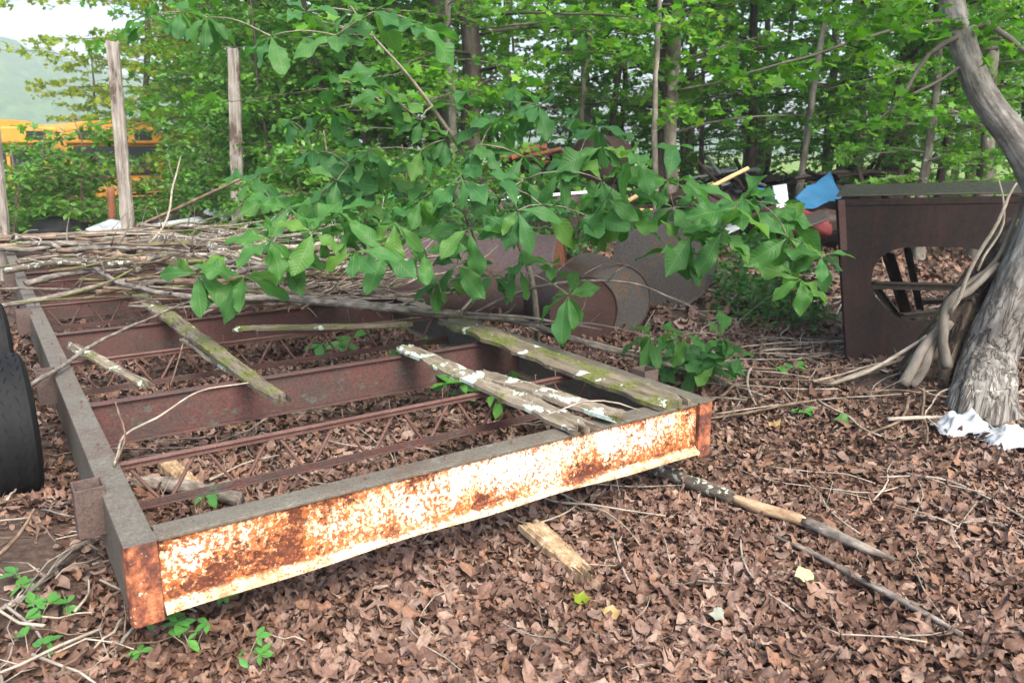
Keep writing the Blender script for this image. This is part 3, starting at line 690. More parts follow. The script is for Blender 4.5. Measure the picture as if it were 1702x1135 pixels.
stick('bleached branch with side twigs right of the wide plank', [(pz(880, 545, .42), .010), (pz(1010, 575, .3), .009), (pz(1130, 600, .12), .007), (pz(1275, 665, .03), .004)], 'stick_pale', twigs=4)
stick('slim dead branch sloping from the sapling base toward the drums', [(pz(700, 515, .5), .012), (pz(850, 525, .52), .010), (pz(950, 540, .45), .007), (pz(1000, 548, .42), .004)], 'stick_grey', twigs=4)
stick('short forked twig resting on the lichened planks', [(pz(910, 688, .5), .003), (pz(975, 665, .52), .0035), (pz(1030, 670, .52), .003), (pz(1063, 682, .48), .002)], 'stick_pale', name='twig', cat='twig')
# the heap: individual sticks of one group
for i in range(150):
    t = R(3.0, 7.0) if i < 95 else R(3.0, 5.4)
    s = R(-.1, 2.3) if t > 4.5 else R(.7, 2.5)
    if t < 3.6 and s < 1.2: s += 1.0
    if s < .8 and t < 6.4 and random.random() < .55: s += R(.7, 1.4)
    if s < .45 and i % 5: s += R(.4, 1.5)
    L = R(.5, 2.0); d = Matrix.Rotation(random.gauss(0, .55) if random.random() < .85 else R(-1.5, 1.5), 3, 'Z') @ (WD * .97 - DD * .22)
    core = math.exp(-((t - 5.3) / 1.9) ** 2) * math.exp(-((s - 1.5) / 1.2) ** 2)
    z = ZT + .03 + R(0, .42) * core; q = Fp(s, t, z) - d * L / 2; r = R(.004, .012) if i % 4 else R(.014, .028); n = 5 + int(L * 2); pts = []
    tz = random.gauss(.03, .09)
    for k in range(n):
        pts.append((q.copy(), r * (1 - .7 * k / n) * R(.85, 1.15))); d = (Matrix.Rotation(random.gauss(0, .20), 3, 'Z') @ d); tz = tz * .6 + random.gauss(0, .07); q = q + (d + Vector((0, 0, tz))) * L / (n - 1); q.z = max(q.z, ZT + .015)
    stick('thin bare stick lying among the many sticks of the brush heap on the frame', pts, random.choice(['stick_grey', 'stick_grey', 'stick_brown', 'stick_pale', 'stick_brown', 'stick_mossy']),
          group='sticks in the brush heap', sides=6, wob=.012, twigs=random.choice([0, 1, 2, 3, 4]), tl=.28, step=.06)
for i, (s0_, t0_, an, L) in enumerate(((.9, 4.6, .5, 2.0), (1.6, 4.9, 2.4, 1.6), (.5, 5.9, -.5, 1.9), (1.9, 5.5, 1.0, 1.5), (1.2, 6.4, .2, 2.4), (2.0, 4.2, .15, 1.8), (1.4, 3.9, 2.75, 1.5), (2.2, 6.0, -.3, 1.7), (.7, 6.6, .75, 1.6), (1.8, 3.6, .9, 1.2), (1.0, 5.3, -.15, 2.2), (2.1, 5.0, .5, 1.6))):
    q = Fp(s0_, t0_, ZT + .22 + .03 * (i % 4)) - Vector((math.cos(an), math.sin(an), 0)) * L / 2; pts = []; r = R(.016, .03)
    for k in range(7): pts.append((q.copy(), r * (1 - .1 * k))); an += random.gauss(0, .22); q = q + Vector((math.cos(an), math.sin(an), random.gauss(0, .09))) * L / 6; q.z = max(q.z, ZT + .12)
    stick('thick crooked grey branch lying on top of the brush heap', pts, random.choice(['stick_grey', 'log_lichen', 'stick_grey', 'stick_pale']), group='thick branches on the brush heap', sides=9, twigs=4, tl=.4, wob=.02)
for i in range(60):
    q = Fp(R(1.3, 2.6), R(2.7, 4.3), ZT + R(.03, .16)); a = R(-.6, 2.6); d = Vector((math.cos(a), math.sin(a) * .8, R(-.02, .55))).normalized(); L = R(.35, 1.1); r = R(.003, .008); pts = []
    for k in range(6): pts.append((q.copy(), r * (1 - .12 * k))); d = (d + Vector((random.gauss(0, .25), random.gauss(0, .25), random.gauss(-.03, .15)))).normalized(); q = q + d * L / 5
    stick('thin crooked twig of the tangle behind the wide mossy plank', pts, random.choice(['stick_grey', 'stick_pale', 'stick_pale', 'stick_brown']), group='twigs tangled behind the wide plank', sides=5, twigs=random.choice([1, 2, 3]), tl=.2)
# twigs on the ground
def ground_twig(x, y, L, ang, r, mat, label, group=None, twigs=0, name='twig', bend=.12, **k):
    n = 5; pts = []; cx, cy = x, y; a = ang
    for i in range(n):
        pts.append((g(cx, cy, .034 + r + R(0, .02)), r * (1 - .6 * i / n))); a += random.gauss(0, bend); cx += math.cos(a) * L / (n - 1); cy += math.sin(a) * L / (n - 1)
    return stick(label, pts, mat, name=name, group=group, sides=6, wob=.006, twigs=twigs, tl=L * .3, cat='twig' if name == 'twig' else 'branch', step=.06, **k)
def scatter_twigs(n, u0, u1, v0, v1, lmin, lmax, r0, r1, label, group, mats):
    for _ in range(n):
        p = pg(R(u0, u1), R(v0, v1)); ground_twig(p.x, p.y, R(lmin, lmax), R(0, 6.28), R(r0, r1), random.choice(mats), label, group, random.choice([0, 0, 1, 2]), bend=.25)
gm = ['stick_pale', 'stick_grey', 'stick_pale', 'stick_brown']
scatter_twigs(95, 1150, 1700, 490, 700, .3, 1.3, .004, .012, 'thin dead twig on the leaf litter between the trailer and the leaning tree', 'twigs near the leaning tree', gm)
scatter_twigs(45, -20, 240, 850, 1130, .12, .5, .0025, .006, 'thin dead twig on the dark ground left of the trailer corner', 'twigs left of the trailer corner', gm)
scatter_twigs(55, 150, 1000, 600, 840, .2, .8, .003, .007, 'thin dead twig on the ground inside the trailer frame', 'twigs inside the frame', gm)
scatter_twigs(16, 500, 1690, 880, 1130, .08, .35, .002, .0035, 'thin pale twig lying on the brown leaves in the foreground', 'twigs in the foreground leaves', ['stick_pale', 'stick_grey'])
scatter_twigs(14, 1400, 1702, 740, 950, .3, .9, .0025, .005, 'long thin pale twig on the leaves at the right edge', 'twigs at the right edge', ['stick_pale'])
scatter_twigs(40, 1180, 1420, 440, 540, .4, 1.3, .006, .012, 'dead stick on the litter behind the drums and left of the brown box', 'sticks left of the brown box', gm)
def GP(*uvr, dz=.038): return [(pg(u, v, dz + r), r) for u, v, r in uvr]
stick('long pale twig curving across the leaves at the right edge', GP((1450, 792, .004), (1560, 795, .005), (1640, 825, .005), (1715, 868, .004)), 'stick_pale', name='twig', cat='twig')
stick('short pale curved twig near the centre of the foreground leaves', GP((1018, 888, .0035), (1030, 925, .004), (1047, 967, .003)), 'stick_pale', name='twig', cat='twig')
stick('thin crooked pale twig left of the thin fallen branch', GP((1228, 873, .003), (1235, 930, .004), (1268, 975, .004), (1320, 1015, .003)), 'stick_pale', name='twig', cat='twig')
stick('bowed twig under the white beam by the split wood', GP((835, 850, .004), (880, 870, .004), (935, 855, .004), (980, 822, .003)), 'stick_pale', name='twig', cat='twig')
stick('long bare branch on the ground left of the trailer corner', GP((-10, 1020, .007), (60, 975, .008), (120, 915, .007), (158, 895, .004)), 'stick_grey', twigs=4)
stick('upright crooked twig at the lower left by the trailer corner', [(pg(175, 1130), .006), (pg(205, 1060, .04), .006), (pg(228, 1035, .08), .004)], 'stick_grey', twigs=2)
stick('bent stick leaning at the far left edge below the tyre', [(pg(-10, 930, .03), .008), (pg(30, 890, .10), .007), (pg(57, 845, .2), .004)], 'stick_brown')
stick('long stick leaning from the leaves up toward the vine covered stump', [(pg(1400, 632, .03), .014), (pg(1460, 610, .08), .013), (pg(1530, 590, .12), .009)], 'stick_pale')
stick('horizontal pale stick lying in front of the leaning tree', GP((1475, 697, .012), (1560, 695, .012), (1640, 693, .010), (1715, 690, .008)), 'stick_pale', twigs=3)
# fallen logs
lg = thing('fallen_log', 'fallen log with lichened bark half stripped, poking out under the trailer front', 'log', pg(1250, 830))
def logseg(name, uvr, mat, parent, label=None, **k):
    mb = MB(); tube(mb, [(*pg(u, v, r * .8 + .042), r) for u, v, r in uvr], 14, .03, .004, .22, 0, R(0, 9), ragged=.02); o = mb.build(name, M[mat], parent); 
    if label: o['label'] = label
logseg('bark_end', [(1030, 765, .030), (1100, 783, .032), (1160, 806, .031), (1222, 828, .030)], 'log_lichen', lg)
logseg('bare_middle', [(1216, 827, .022), (1260, 843, .026), (1310, 857, .024), (1345, 869, .021)], 'log_bare', lg)
logseg('broken_tip', [(1338, 867, .022), (1390, 890, .022), (1440, 912, .018), (1490, 930, .007)], 'stick_grey', lg)
stick('thin fallen branch with dark bark rings below the fallen log', GP((1285, 890, .006), (1350, 918, .010), (1430, 962, .012), (1500, 1000, .012), (1600, 1055, .008)), 'stick_grey', sides=9)
plank('split_log', 'pale split log sticking out from under the white beam', pg(880, 862, .09), pg(975, 948, .055), .10, .07, .05, 'split_wood', 21, cat='log', ends=.05)
plank('split_log', 'brown barkless log lying inside the trailer frame near the left rail', pg(268, 752, .09), pg(345, 826, .08), .07, .09, .06, 'split_wood', 24, cat='log', ends=.05)
stick('grey log lying inside the frame under the second cross beam', GP((225, 800, .03), (320, 812, .035), (400, 830, .03)), 'stick_grey', name='log', cat='log', sides=10)

# white rubbish at the right, fresh leaves on the litter
def rag(name, label, u, v, su, sh, mat, seed, cat):
    p = pg(u, v); n = 18; V = []; F = []
    for i in range(n):
        for j in range(n):
            x = (i / (n - 1) - .5); y = (j / (n - 1) - .5); q = Vector((x * 3 + seed, y * 3, seed))
            h = max(0, 1 - 3.4 * (x * x + y * y)) * sh * (1 + .9 * mnoise.noise(q * 1.6)) + .010 * mnoise.noise(q * 4)
            k = 1 + .3 * mnoise.noise(Vector((math.atan2(y, x) * 1.2, seed, 0)))
            X = p.x + x * su * k + .02 * mnoise.noise(q * 3); Y = p.y + y * su * .8 * k; V.append((X, Y, gz(X, Y) + .03 + h))
    F = [(i * n + j, (i + 1) * n + j, (i + 1) * n + j + 1, i * n + j + 1) for i in range(n - 1) for j in range(n - 1)]
    o = MB().add(V, F).build(name, M[mat]); so_ = o.modifiers.new('s', 'SOLIDIFY'); so_.thickness = .003; return tag(o, label, cat)
rag('plastic_bag', 'crumpled white plastic lying in front of the leaning tree', 1600, 722, .27, .10, 'white_plastic', 2, 'rubbish')
rag('plastic_bag', 'smaller scrap of white plastic at the right picture edge', 1672, 745, .25, .07, 'white_plastic', 8, 'rubbish')
M['leaf_pale'] = leaf_mat('pale_fallen_leaf', [(.25, .32, .21), (.30, .36, .24)], .2); M['leaf_tan'] = leaf_mat('tan_fallen_leaf', [(.26, .21, .13), (.30, .22, .12)], .2)
M['leaf_blue'] = leaf_mat('grey_fallen_leaf', [(.18, .215, .22), (.21, .245, .25)], .2)
for u, v, s, mt, lb in ((1336, 968, .075, 'leaf_pale', 'pale green fallen leaf lying in the foreground leaves'), (1178, 1020, .06, 'leaf_blue', 'bluish grey fallen leaf left of the pale green one'),
                        (1300, 700, .10, 'leaf_tan', 'tan fallen leaf on the litter behind the trailer corner'), (1385, 694, .10, 'magnolia', 'dark green fallen leaf on the litter behind the trailer corner'),
                        (970, 985, .07, 'maple_y', 'yellow green fern scrap on the foreground leaves'), (1020, 1005, .075, 'leaf_tan', 'orange tan fallen leaf at the bottom centre')):
    p = pg(u, v, .05); V, T = scatter(dead_leaf(5, .35, int(u), 1.1, .7, 1.0), np.array([p]), rand_rot(1, (0, -.3, 1), .15), [s * 1.1]); o = fast_tris('fallen_leaf', V - np.array(p), T, M[mt], None, True, p); tag(o, lb, 'leaf')

# ------------------------------------------------------------------ seedlings
def seedling(u, v, h, n, ls, label, group='green seedlings', tpl=LT_OVAL, mat='seedling', dz=0):
    if tpl is LT_OBOV: tpl = BROAD[int(u) % 8]
    p = pg(u, v); t = thing('seedling', label, 'seedling', p, group); mb = MB(); parts = []
    for k in range(n):
        a = R(0, 6.28); q = p + Vector((math.cos(a) * h * .5, math.sin(a) * h * .5, h * R(.5, 1.1)))
        tube(mb, [(*p, .002), (*((p + q) / 2 + Vector((0, 0, h * .1))), .0016), (*q, .001)], 5, .05)
        m_ = 3 if n > 1 else 5; az = np.array([R(0, 6.28) + i * 6.28 / m_ for i in range(m_)]); sp = np.stack([np.cos(az), np.sin(az), np.full(m_, .1)], 1)
        parts.append(scatter(tpl, np.tile(np.array(q - p), (m_, 1)), rand_rot(m_, (0, -.35, 1), .2, sp), rng.uniform(.8, 1.2, m_) * ls))
    mb.build('stem', M['stem'], t); V, T = join(parts); fast_tris('foliage', V, T, M[mat], t, bk=np.tile(tpl[0], (len(V) // len(tpl[0]), 1)))
SL = 'small bright green seedling sprouting from the leaf litter '
for u, v, h, n, ls, w_ in ((45, 985, .08, 3, .05, 'at the far left below the soil mound'), (65, 1040, .09, 5, .05, 'left of the trailer corner'), (110, 1035, .06, 2, .045, 'closest to the trailer corner on its left'), (50, 1105, .09, 3, .045, 'in the bottom left corner'),
                           (270, 1065, .08, 3, .04, 'nearest below the rusty corner post'), (322, 1090, .10, 5, .045, 'right of the one below the corner post'), (362, 1010, .07, 3, .05, 'just in front of the left end of the white beam'), (405, 1120, .10, 4, .04, 'at the bottom edge below the white beam'),
                           (245, 1095, .05, 1, .04, 'at bottom left alone'), (330, 860, .10, 2, .07, 'inside the frame behind the white beam'), (1310, 630, .10, 3, .08, 'behind the right trailer corner'), (1330, 700, .05, 1, .07, 'right of the trailer corner')):
    seedling(u, v, h, n, ls, ('tiny green seedling ' if len(w_) > 30 else 'small green seedling ') + w_)
for u, v, lb in ((740, 690, 'broad leaved plant on the ground seen through the truss joist'), (545, 690, 'low green plant seen left through the truss joist'), (680, 620, 'leafy plant growing behind the second cross beam'), (560, 620, 'dark green plant inside the frame behind the zigzag rods'), (830, 690, 'small plant behind the truss near the lichened planks')):
    seedling(u, v, .22, 5, .12, lb, None)
seedling(660, 590, .5, 5, .15, 'leafy shoot poking up beside the lichened planks', None, LT_OBOV, 'magnolia')
for u, v, lb in ((1150, 640, 'low clump of large drooping leaves right of the dark drum'), (1095, 640, 'low clump of broad leaves in front of the dark drum'), (1200, 655, 'low leafy plant behind the right trailer corner')):
    seedling(u, v, .26, 6, .19, lb, None, LT_OBOV, 'magnolia')

def twig_leaves(P, d, L, nl, ls, out, rg, droop=.1):
    """leaves along one horizontal twig"""
    t = rg.uniform(.15, 1, nl); side = np.cross(d, (0, 0, 1)); side /= np.linalg.norm(side) + 1e-9; sg = np.where(np.arange(nl) % 2, 1, -1)
    pos = P + d * (t * L)[:, None] + np.array((0, 0, -droop))[None] * (t ** 2 * L)[:, None]
    sp = side * sg[:, None] * .8 + d * .6; pos = pos + side * (sg * rg.uniform(.0, ls * .5, nl))[:, None]; pos[:, 2] += rg.normal(0, ls * .3, nl)
    out.append((pos, sp, rg.uniform(.7, 1.25, nl) * ls))
# ------------------------------------------------------------------ leaning tree, vine stump
tr = thing('leaning_tree', 'big grey barked tree leaning right then back over the brown box', 'tree', pg(1640, 680))
mb = MB()
base = pg(1632, 690)
tp = [(base.x, base.y, -.1, .24), (base.x, base.y, .08, .185), (*py(1645, 600, 4.8), .142), (*py(1676, 520, 4.8), .138), (*py(1706, 450, 4.8), .135), (*py(1730, 385, 4.8), .125), (*py(1740, 325, 4.85), .11),
(*py(1708, 268, 4.9), .088), (*py(1658, 195, 4.95), .08), (*py(1620, 130, 5.0), .074), (*py(1597, 60, 5.05), .068), (*py(1580, -20, 5.1), .064), (*py(1560, -220, 5.2), .065), (*py(1590, -500, 5.4), .055), (*py(1560, -900, 5.6), .04)]
tube(mb, tp, 72, .015, .012, .10, .10, 3.0, fine=.05); mb.build('trunk', M['bark_big'], tr)
for a, r0, L in ((3.7, .07, .22), (4.6, .075, .24), (5.6, .07, .28), (2.4, .06, .2)):
    mb = MB(); tube(mb, [(base.x + math.cos(a) * .07, base.y + math.sin(a) * .07, .24, r0 * .75), (base.x + math.cos(a) * L * .35, base.y + math.sin(a) * L * .35, .14, r0), (base.x + math.cos(a) * L * .8, base.y + math.sin(a) * L * .8, .02, r0 * .8), (base.x + math.cos(a) * L * 1.2, base.y + math.sin(a) * L * 1.2, -.06, r0 * .5)], 12, .03, .01, .3, .2, a)
    mb.build('root', M['bark_big'], tr)
def limb(pts, mat, parent, name='branch', step=.08, sides=8, wob=.02):
    mb = MB(); P, rr = tube(mb, [(*p, r) for p, r in pts], sides, step, wob, .2, 0, R(0, 9)); mb.build(name, M[mat], parent); return P
limb([(py(1600, 62, 5.05), .018), (py(1640, 40, 5.0), .017), (py(1680, 60, 4.9), .015), (py(1720, 95, 4.8), .013), (py(1800, 140, 4.7), .015)], 'trunk_grey', tr)
limb([(py(1597, 110, 5.05), .014), (py(1620, 85, 5.1), .013), (py(1680, 75, 5.2), .011), (py(1760, 40, 5.3), .014)], 'trunk_grey', tr)
limb([(py(1590, 62, 5.0), .018), (py(1545, 92, 5.0), .013), (py(1512, 140, 5.0), .011), (py(1482, 180, 5.0), .008), (py(1475, 200, 5), .005)], 'trunk_grey', tr)
limb([(py(1586, 35, 5.0), .012), (py(1500, 45, 4.9), .010), (py(1400, 78, 4.8), .008), (py(1310, 104, 4.7), .006), (py(1240, 122, 4.6), .003)], 'trunk_grey', tr)
limb([(py(1612, 100, 5.0), .011), (py(1570, 130, 5.0), .009), (py(1500, 165, 5.0), .007), (py(1440, 220, 5.0), .004)], 'trunk_grey', tr)
lc = np.random.default_rng(77); lo = []; lbm = MB(); top = np.array(tp[-1][:3])
for i in range(70):                                  # crown overhead, most of it above the picture, added sunward to shade the box
    a = i * 2.4; rr_ = 2.7 * math.sqrt((i + .5) / 70); c0_ = np.array([3.3 + rr_ * math.cos(a), 4.3 + rr_ * .9 * math.sin(a), 4.0 + R(-.5, 1.4)])
    if i % 3 == 0: tube(lbm, [(*top, .022), (*((top + c0_) / 2 + np.array([0, 0, .35])), .014), (*c0_, .005)], 6, .3, .03)
    for _ in range(6):
        az = R(0, 6.28); twig_leaves(c0_, np.array((math.cos(az), math.sin(az), R(-.2, .2))), R(.4, .8), 14, .12, lo, lc)
for (u, v, Y) in ((1500, 45, 4.9), (1440, 65, 4.85), (1400, 78, 4.8), (1310, 104, 4.7), (1250, 118, 4.6), (1640, 40, 5), (1690, 70, 4.9), (1680, 75, 5.2), (1480, 180, 5), (1500, 165, 5), (1450, 205, 5), (1540, 25, 5), (1350, 20, 4.9), (1460, 10, 5.0)):
    for _ in range(3):
        az = R(0, 6.28); twig_leaves(np.array(py(u, v, Y)), np.array((math.cos(az), math.sin(az), R(-.3, .1))), R(.15, .35), 7, .075, lo, lc)
lbm.build('branches', M['trunk_grey'], tr); pos_ = np.concatenate([o[0] for o in lo]); V, T = scatter(LT_MAPLE, pos_, rand_rot(len(pos_), (0, 0, 1), .5, np.concatenate([o[1] for o in lo]), lc), np.concatenate([o[2] for o in lo]))
fast_tris('crown', V - np.array(tr.location), T, M['maple'], tr)
st = thing('vine_stump', 'dark rotten stump with thick pale vines clinging to it left of the leaning tree', 'stump', pg(1540, 650))
sb = pg(1560, 668)
mb = MB(); tube(mb, [(*py(1545, 690, 5.0), .27), (*py(1552, 650, 5.0), .21), (*py(1572, 595, 5.0), .165), (*py(1590, 545, 5.0), .135), (*py(1615, 495, 5.05), .11), (*py(1650, 435, 5.1), .08), (*py(1690, 370, 5.2), .05)], 36, .02, .02, .5, .6, 8); mb.build('stump_body', M['stump'], st)
for pts in ([(1500, 640, .0, 4.72), (1530, 590, .0, 4.76), (1562, 545, 0, 4.8), (1575, 505, 0, 4.82), (1605, 480, 0, 4.86), (1650, 440, 0, 4.9), (1700, 330, 0, 5.0)],
            [(1575, 610, 0, 4.74), (1566, 550, 0, 4.72), (1580, 505, 0, 4.75), (1620, 478, 0, 4.82), (1660, 440, 0, 4.9)],
            [(1512, 640, 0, 4.74), (1535, 612, 0, 4.74), (1552, 575, 0, 4.78), (1580, 535, 0, 4.82)]):
    limb([(py(u, v, Y), .034 - .004 * i) for i, (u, v, _, Y) in enumerate(pts)], 'trunk_grey', st, 'vine', .03, 10)
limb([(py(1580, 520, 4.7), .012), (py(1612, 455, 4.65), .011), (py(1650, 385, 4.6), .010), (py(1675, 330, 4.6), .008), (py(1690, 305, 4.6), .005)], 'stick_pale', st, 'vine', .04)
limb([(py(1625, 450, 4.7), .007), (py(1665, 385, 4.7), .007), (py(1668, 335, 4.7), .006), (py(1660, 300, 4.7), .004)], 'stick_pale', st, 'vine', .04)
stick('pale stick leaning on the stump beside the brown box', [(pg(1375, 640, .03), .012), (py(1455, 612, 4.9), .012), (py(1530, 565, 4.95), .010), (py(1600, 500, 5.0), .007)], 'stick_pale')

def lathe(mb, c, ax, prof, n=44):
    ax = ax.normalized(); u_ = ax.cross(UZ).normalized(); v_ = ax.cross(u_); V = []; B = []; k = len(prof)
    for i in range(n):
        a = 2 * math.pi * i / n
        for (x, r) in prof: V.append(tuple(c + ax * x + (u_ * math.cos(a) + v_ * math.sin(a)) * r)); B.append((math.cos(a) * r, math.sin(a) * r, x))
    F = [(i * k + j, i * k + j + 1, ((i + 1) % n) * k + j + 1, ((i + 1) % n) * k + j) for i in range(n) for j in range(k - 1)]
    mb.add(V, F, B)
# ------------------------------------------------------------------ brown box with the oval hole
A = Vector((2.19, 5.68, 1.18)); Bp = Vector((4.5, 6.02, 1.20)); A0 = Vector((2.38, 5.74, -.02)); B0 = Vector((4.5, 6.05, -.02))
bx = thing('metal_box', 'big dark brown sheet metal box with a rounded hole in its front', 'metal box', (3.3, 6.3, 0))
nrm = (Bp - A).cross(Vector((0, 0, 1))).normalized()
def on_panel(u, v):
    x, f, d = ray(u, v); dv = Vector((x, f, d)); k = (A - Vector((0, 0, HC))).dot(nrm) / dv.dot(nrm); return Vector((0, 0, HC)) + dv * k
hole = [(1446, 468), (1450, 445), (1462, 427), (1480, 416), (1500, 411), (1530, 410), (1560, 410), (1590, 411), (1615, 413), (1640, 418), (1660, 430), (1672, 448), (1676, 468), (1674, 490), (1665, 508), (1650, 520),
        (1625, 527), (1595, 530), (1565, 532), (1535, 533), (1510, 533), (1490, 526), (1470, 512), (1453, 492)]
H = [on_panel(u, v) for u, v in hole]; c0 = sum(H, Vector()) / len(H); ex = (Bp - A).normalized()
nH = len(H); O = []
for h in H:                                           # outer rectangle points on the same bearing
    dx = (h - c0).dot(ex); dz = (h - c0).z; best = 9e9
    cx = (c0 - A).dot(ex)
    def inside(k):
        z = c0.z + dz * k; x = cx + dx * k; fr = (1.18 - z) / 1.2; xl = .19 * fr; return 0 <= z <= 1.18 and x >= xl and x <= 2.3
    lo, hi = 1, 60
    for _ in range(40):
        mid = (lo + hi) / 2
        if inside(mid): lo = mid
        else: hi = mid
    O.append((cx + dx * lo, c0.z + dz * lo))
# add the corners
ring = list(zip(O, H)); V = []; F = []
off = -nrm if nrm.y > 0 else nrm
def face_pt(x, z): return A + ex * x + Vector((0, 0, z - A.z))
cornr = [(0, 1.18), (2.3, 1.18), (2.3, 0), (.19, 0)]
V = [tuple(face_pt(*o)) for o, h in ring] + [tuple(h) for o, h in ring]
F = [(i, (i + 1) % nH, (i + 1) % nH + nH, i + nH) for i in range(nH)]
for cx_, cz_ in cornr:                                # a triangle that fills each corner
    best = None
    for i in range(nH):
        (x1, z1), (x2, z2) = O[i], O[(i + 1) % nH]
        if (abs(x1 - x2) > 1e-3 and abs(z1 - z2) > 1e-3):
            d_ = abs((x1 + x2) / 2 - cx_) + abs((z1 + z2) / 2 - cz_)
            if best is None or d_ < best[0]: best = (d_, i)
    if best: V.append(tuple(face_pt(cx_, cz_))); F.append((best[1], len(V) - 1, (best[1] + 1) % nH))
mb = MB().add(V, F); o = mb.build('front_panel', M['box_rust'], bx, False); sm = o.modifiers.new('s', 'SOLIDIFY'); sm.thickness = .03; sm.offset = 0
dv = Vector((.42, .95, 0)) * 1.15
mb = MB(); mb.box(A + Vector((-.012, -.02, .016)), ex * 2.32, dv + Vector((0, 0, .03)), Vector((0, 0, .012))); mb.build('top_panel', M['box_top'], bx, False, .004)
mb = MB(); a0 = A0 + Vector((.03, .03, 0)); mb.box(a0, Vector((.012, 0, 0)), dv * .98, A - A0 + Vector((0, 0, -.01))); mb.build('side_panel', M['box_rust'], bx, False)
fn = -nrm if nrm.y > 0 else nrm
mb = MB(); mb.box(A0 + fn * .018, ex * .05 , -fn * .002 + fn * .008, (A - A0) + Vector((0, 0, -.004))); mb.build('corner_flange', M['beam'], bx, False, .002)
mb = MB(); mb.box(A + fn * .017 + Vector((0, 0, -.045)), ex * 2.28, fn * .006, Vector((0, 0, .04))); mb.build('top_flange', M['box_rust'], bx, False, .002)
def bar(p, q, w_, h, mat, name='angle_iron'):
    p, q = Vector(p), Vector(q); d = (q - p).normalized(); s_ = d.cross(UZ).normalized(); up = s_.cross(d)
    mb = MB(); mb.box(p - s_ * w_ / 2, q - p, s_ * w_, up * .008); mb.box(p - s_ * w_ / 2 - up * h, q - p, s_ * .008, up * h); return mb.build(name, M[mat], bx, False, .001)
bar(py(1452, 470, 5.95), py(1700, 476, 6.1), .06, .05, 'box_top'); bar(py(1500, 523, 6.0), py(1640, 508, 6.1), .05, .04, 'box_top')
bar(py(1460, 478, 6.1), py(1530, 568, 6.1), .05, .04, 'box_top')
bar(py(1478, 420, 6.5), py(1512, 530, 6.5), .16, .03, 'beam'); bar(py(1510, 412, 6.9), py(1532, 515, 6.9), .06, .03, 'dark_rust'); bar(py(1530, 500, 7.1), py(1600, 498, 7.1), .07, .04, 'dark_rust')

# ------------------------------------------------------------------ drums, tank, round plate
def drum(name, label, c, ax, r, L, mend, mbody, cat, ribs=True, dome=0):
    """c = centre of the end facing us, ax points away"""
    t = thing(name, label, cat, (c.x + ax.x * L / 2, c.y + ax.y * L / 2, c.z - r))
    body = [(0, r * .97), (0, r), (.012, r * 1.012), (.025, r)]
    if ribs: body += [(L * .32, r), (L * .335, r * 1.03), (L * .35, r), (L * .65, r), (L * .665, r * 1.03), (L * .68, r)]
    body += [(L, r), (L, .001)]
    mb = MB(); lathe(mb, c, ax, body); mb.build('drum_body', M[mbody], t, True, 0, 40)
    e = [(.0, r * .97), (.012, r * .955), (.014 - dome * .3, r * .8), (.012 - dome * .7, r * .5), (.010 - dome, r * .25), (.010 - dome * 1.05, .001)]
    mb = MB(); lathe(mb, c, ax, e); mb.build('drum_end', M[mend], t, True, 0, 40); return t
def away(v): return Vector(v).normalized()
c = py(971, 520, 6.35); drum('oil_drum', 'dark red brown oil drum end nearest the wide plank', c, away((-.30, 1, 0)), .285, .8, 'drum_end', 'dark_rust', 'drum', False)
c = py(1024, 500, 6.85); drum('oil_drum', 'grey brown oil drum half hidden behind the dark drum', c, away((-.22, 1, 0)), .31, .8, 'plate', 'tank', 'drum', False)
c = py(930, 470, 7.25); drum('storage_tank', 'long horizontal brown tank with an orange rusty end behind the brush heap', c, away((-1, .22, 0)), .42, 1.75, 'orange_rust', 'tank', 'tank', False, .05)
c = py(1105, 434, 7.7); drum('round_plate', 'largest round grey steel disc with rust stains standing on its edge', c, away((.12, 1, .08)), .48, .06, 'plate', 'plate', 'steel disc', False, .02)

def sheet(name, label, corners, mat, cat, th=.012, rim=None, sub=8, crumple=0.0, seed=0, parts=None):
    a, b, c_, d = [Vector(q) for q in corners]; V = []; n = sub + 1; ce = (a + b + c_ + d) / 4; nn = (b - a).cross(d - a).normalized()
    for i in range(n):
        for j in range(n):
            s_, t_ = i / sub, j / sub; q = (a * (1 - s_) + b * s_) * (1 - t_) + (d * (1 - s_) + c_ * s_) * t_
            V.append(tuple(q + nn * crumple * mnoise.noise(q * 2.2 + Vector((seed, 0, 0)))))
    F = [(i * n + j, (i + 1) * n + j, (i + 1) * n + j + 1, i * n + j + 1) for i in range(sub) for j in range(sub)]
    if parts or rim: t = thing(name, label, cat, (ce.x, ce.y, min(a.z, b.z, c_.z, d.z)))
    o = MB().add(V, F).build('panel' if (parts or rim) else name, M[mat], t if (parts or rim) else None, True)
    so_ = o.modifiers.new('s', 'SOLIDIFY'); so_.thickness = th
    if rim:
        mb = MB(); mb.box(a + Vector((0, 0, .002)) - nn * .03, b - a, nn * .06, Vector((0, 0, .03))); mb.build('rim', M[rim], t, False, .003)
    if not (parts or rim): tag(o, label, cat)
    return o
# open steel bin with a white top edge
sheet('steel_bin', 'brown steel bin side with a white top edge behind the tank', [py(770, 338, 9.2), py(975, 322, 9.8), py(975, 430, 9.8), py(770, 440, 9.2)], 'dark_rust', 'steel bin', .02, 'white_metal')

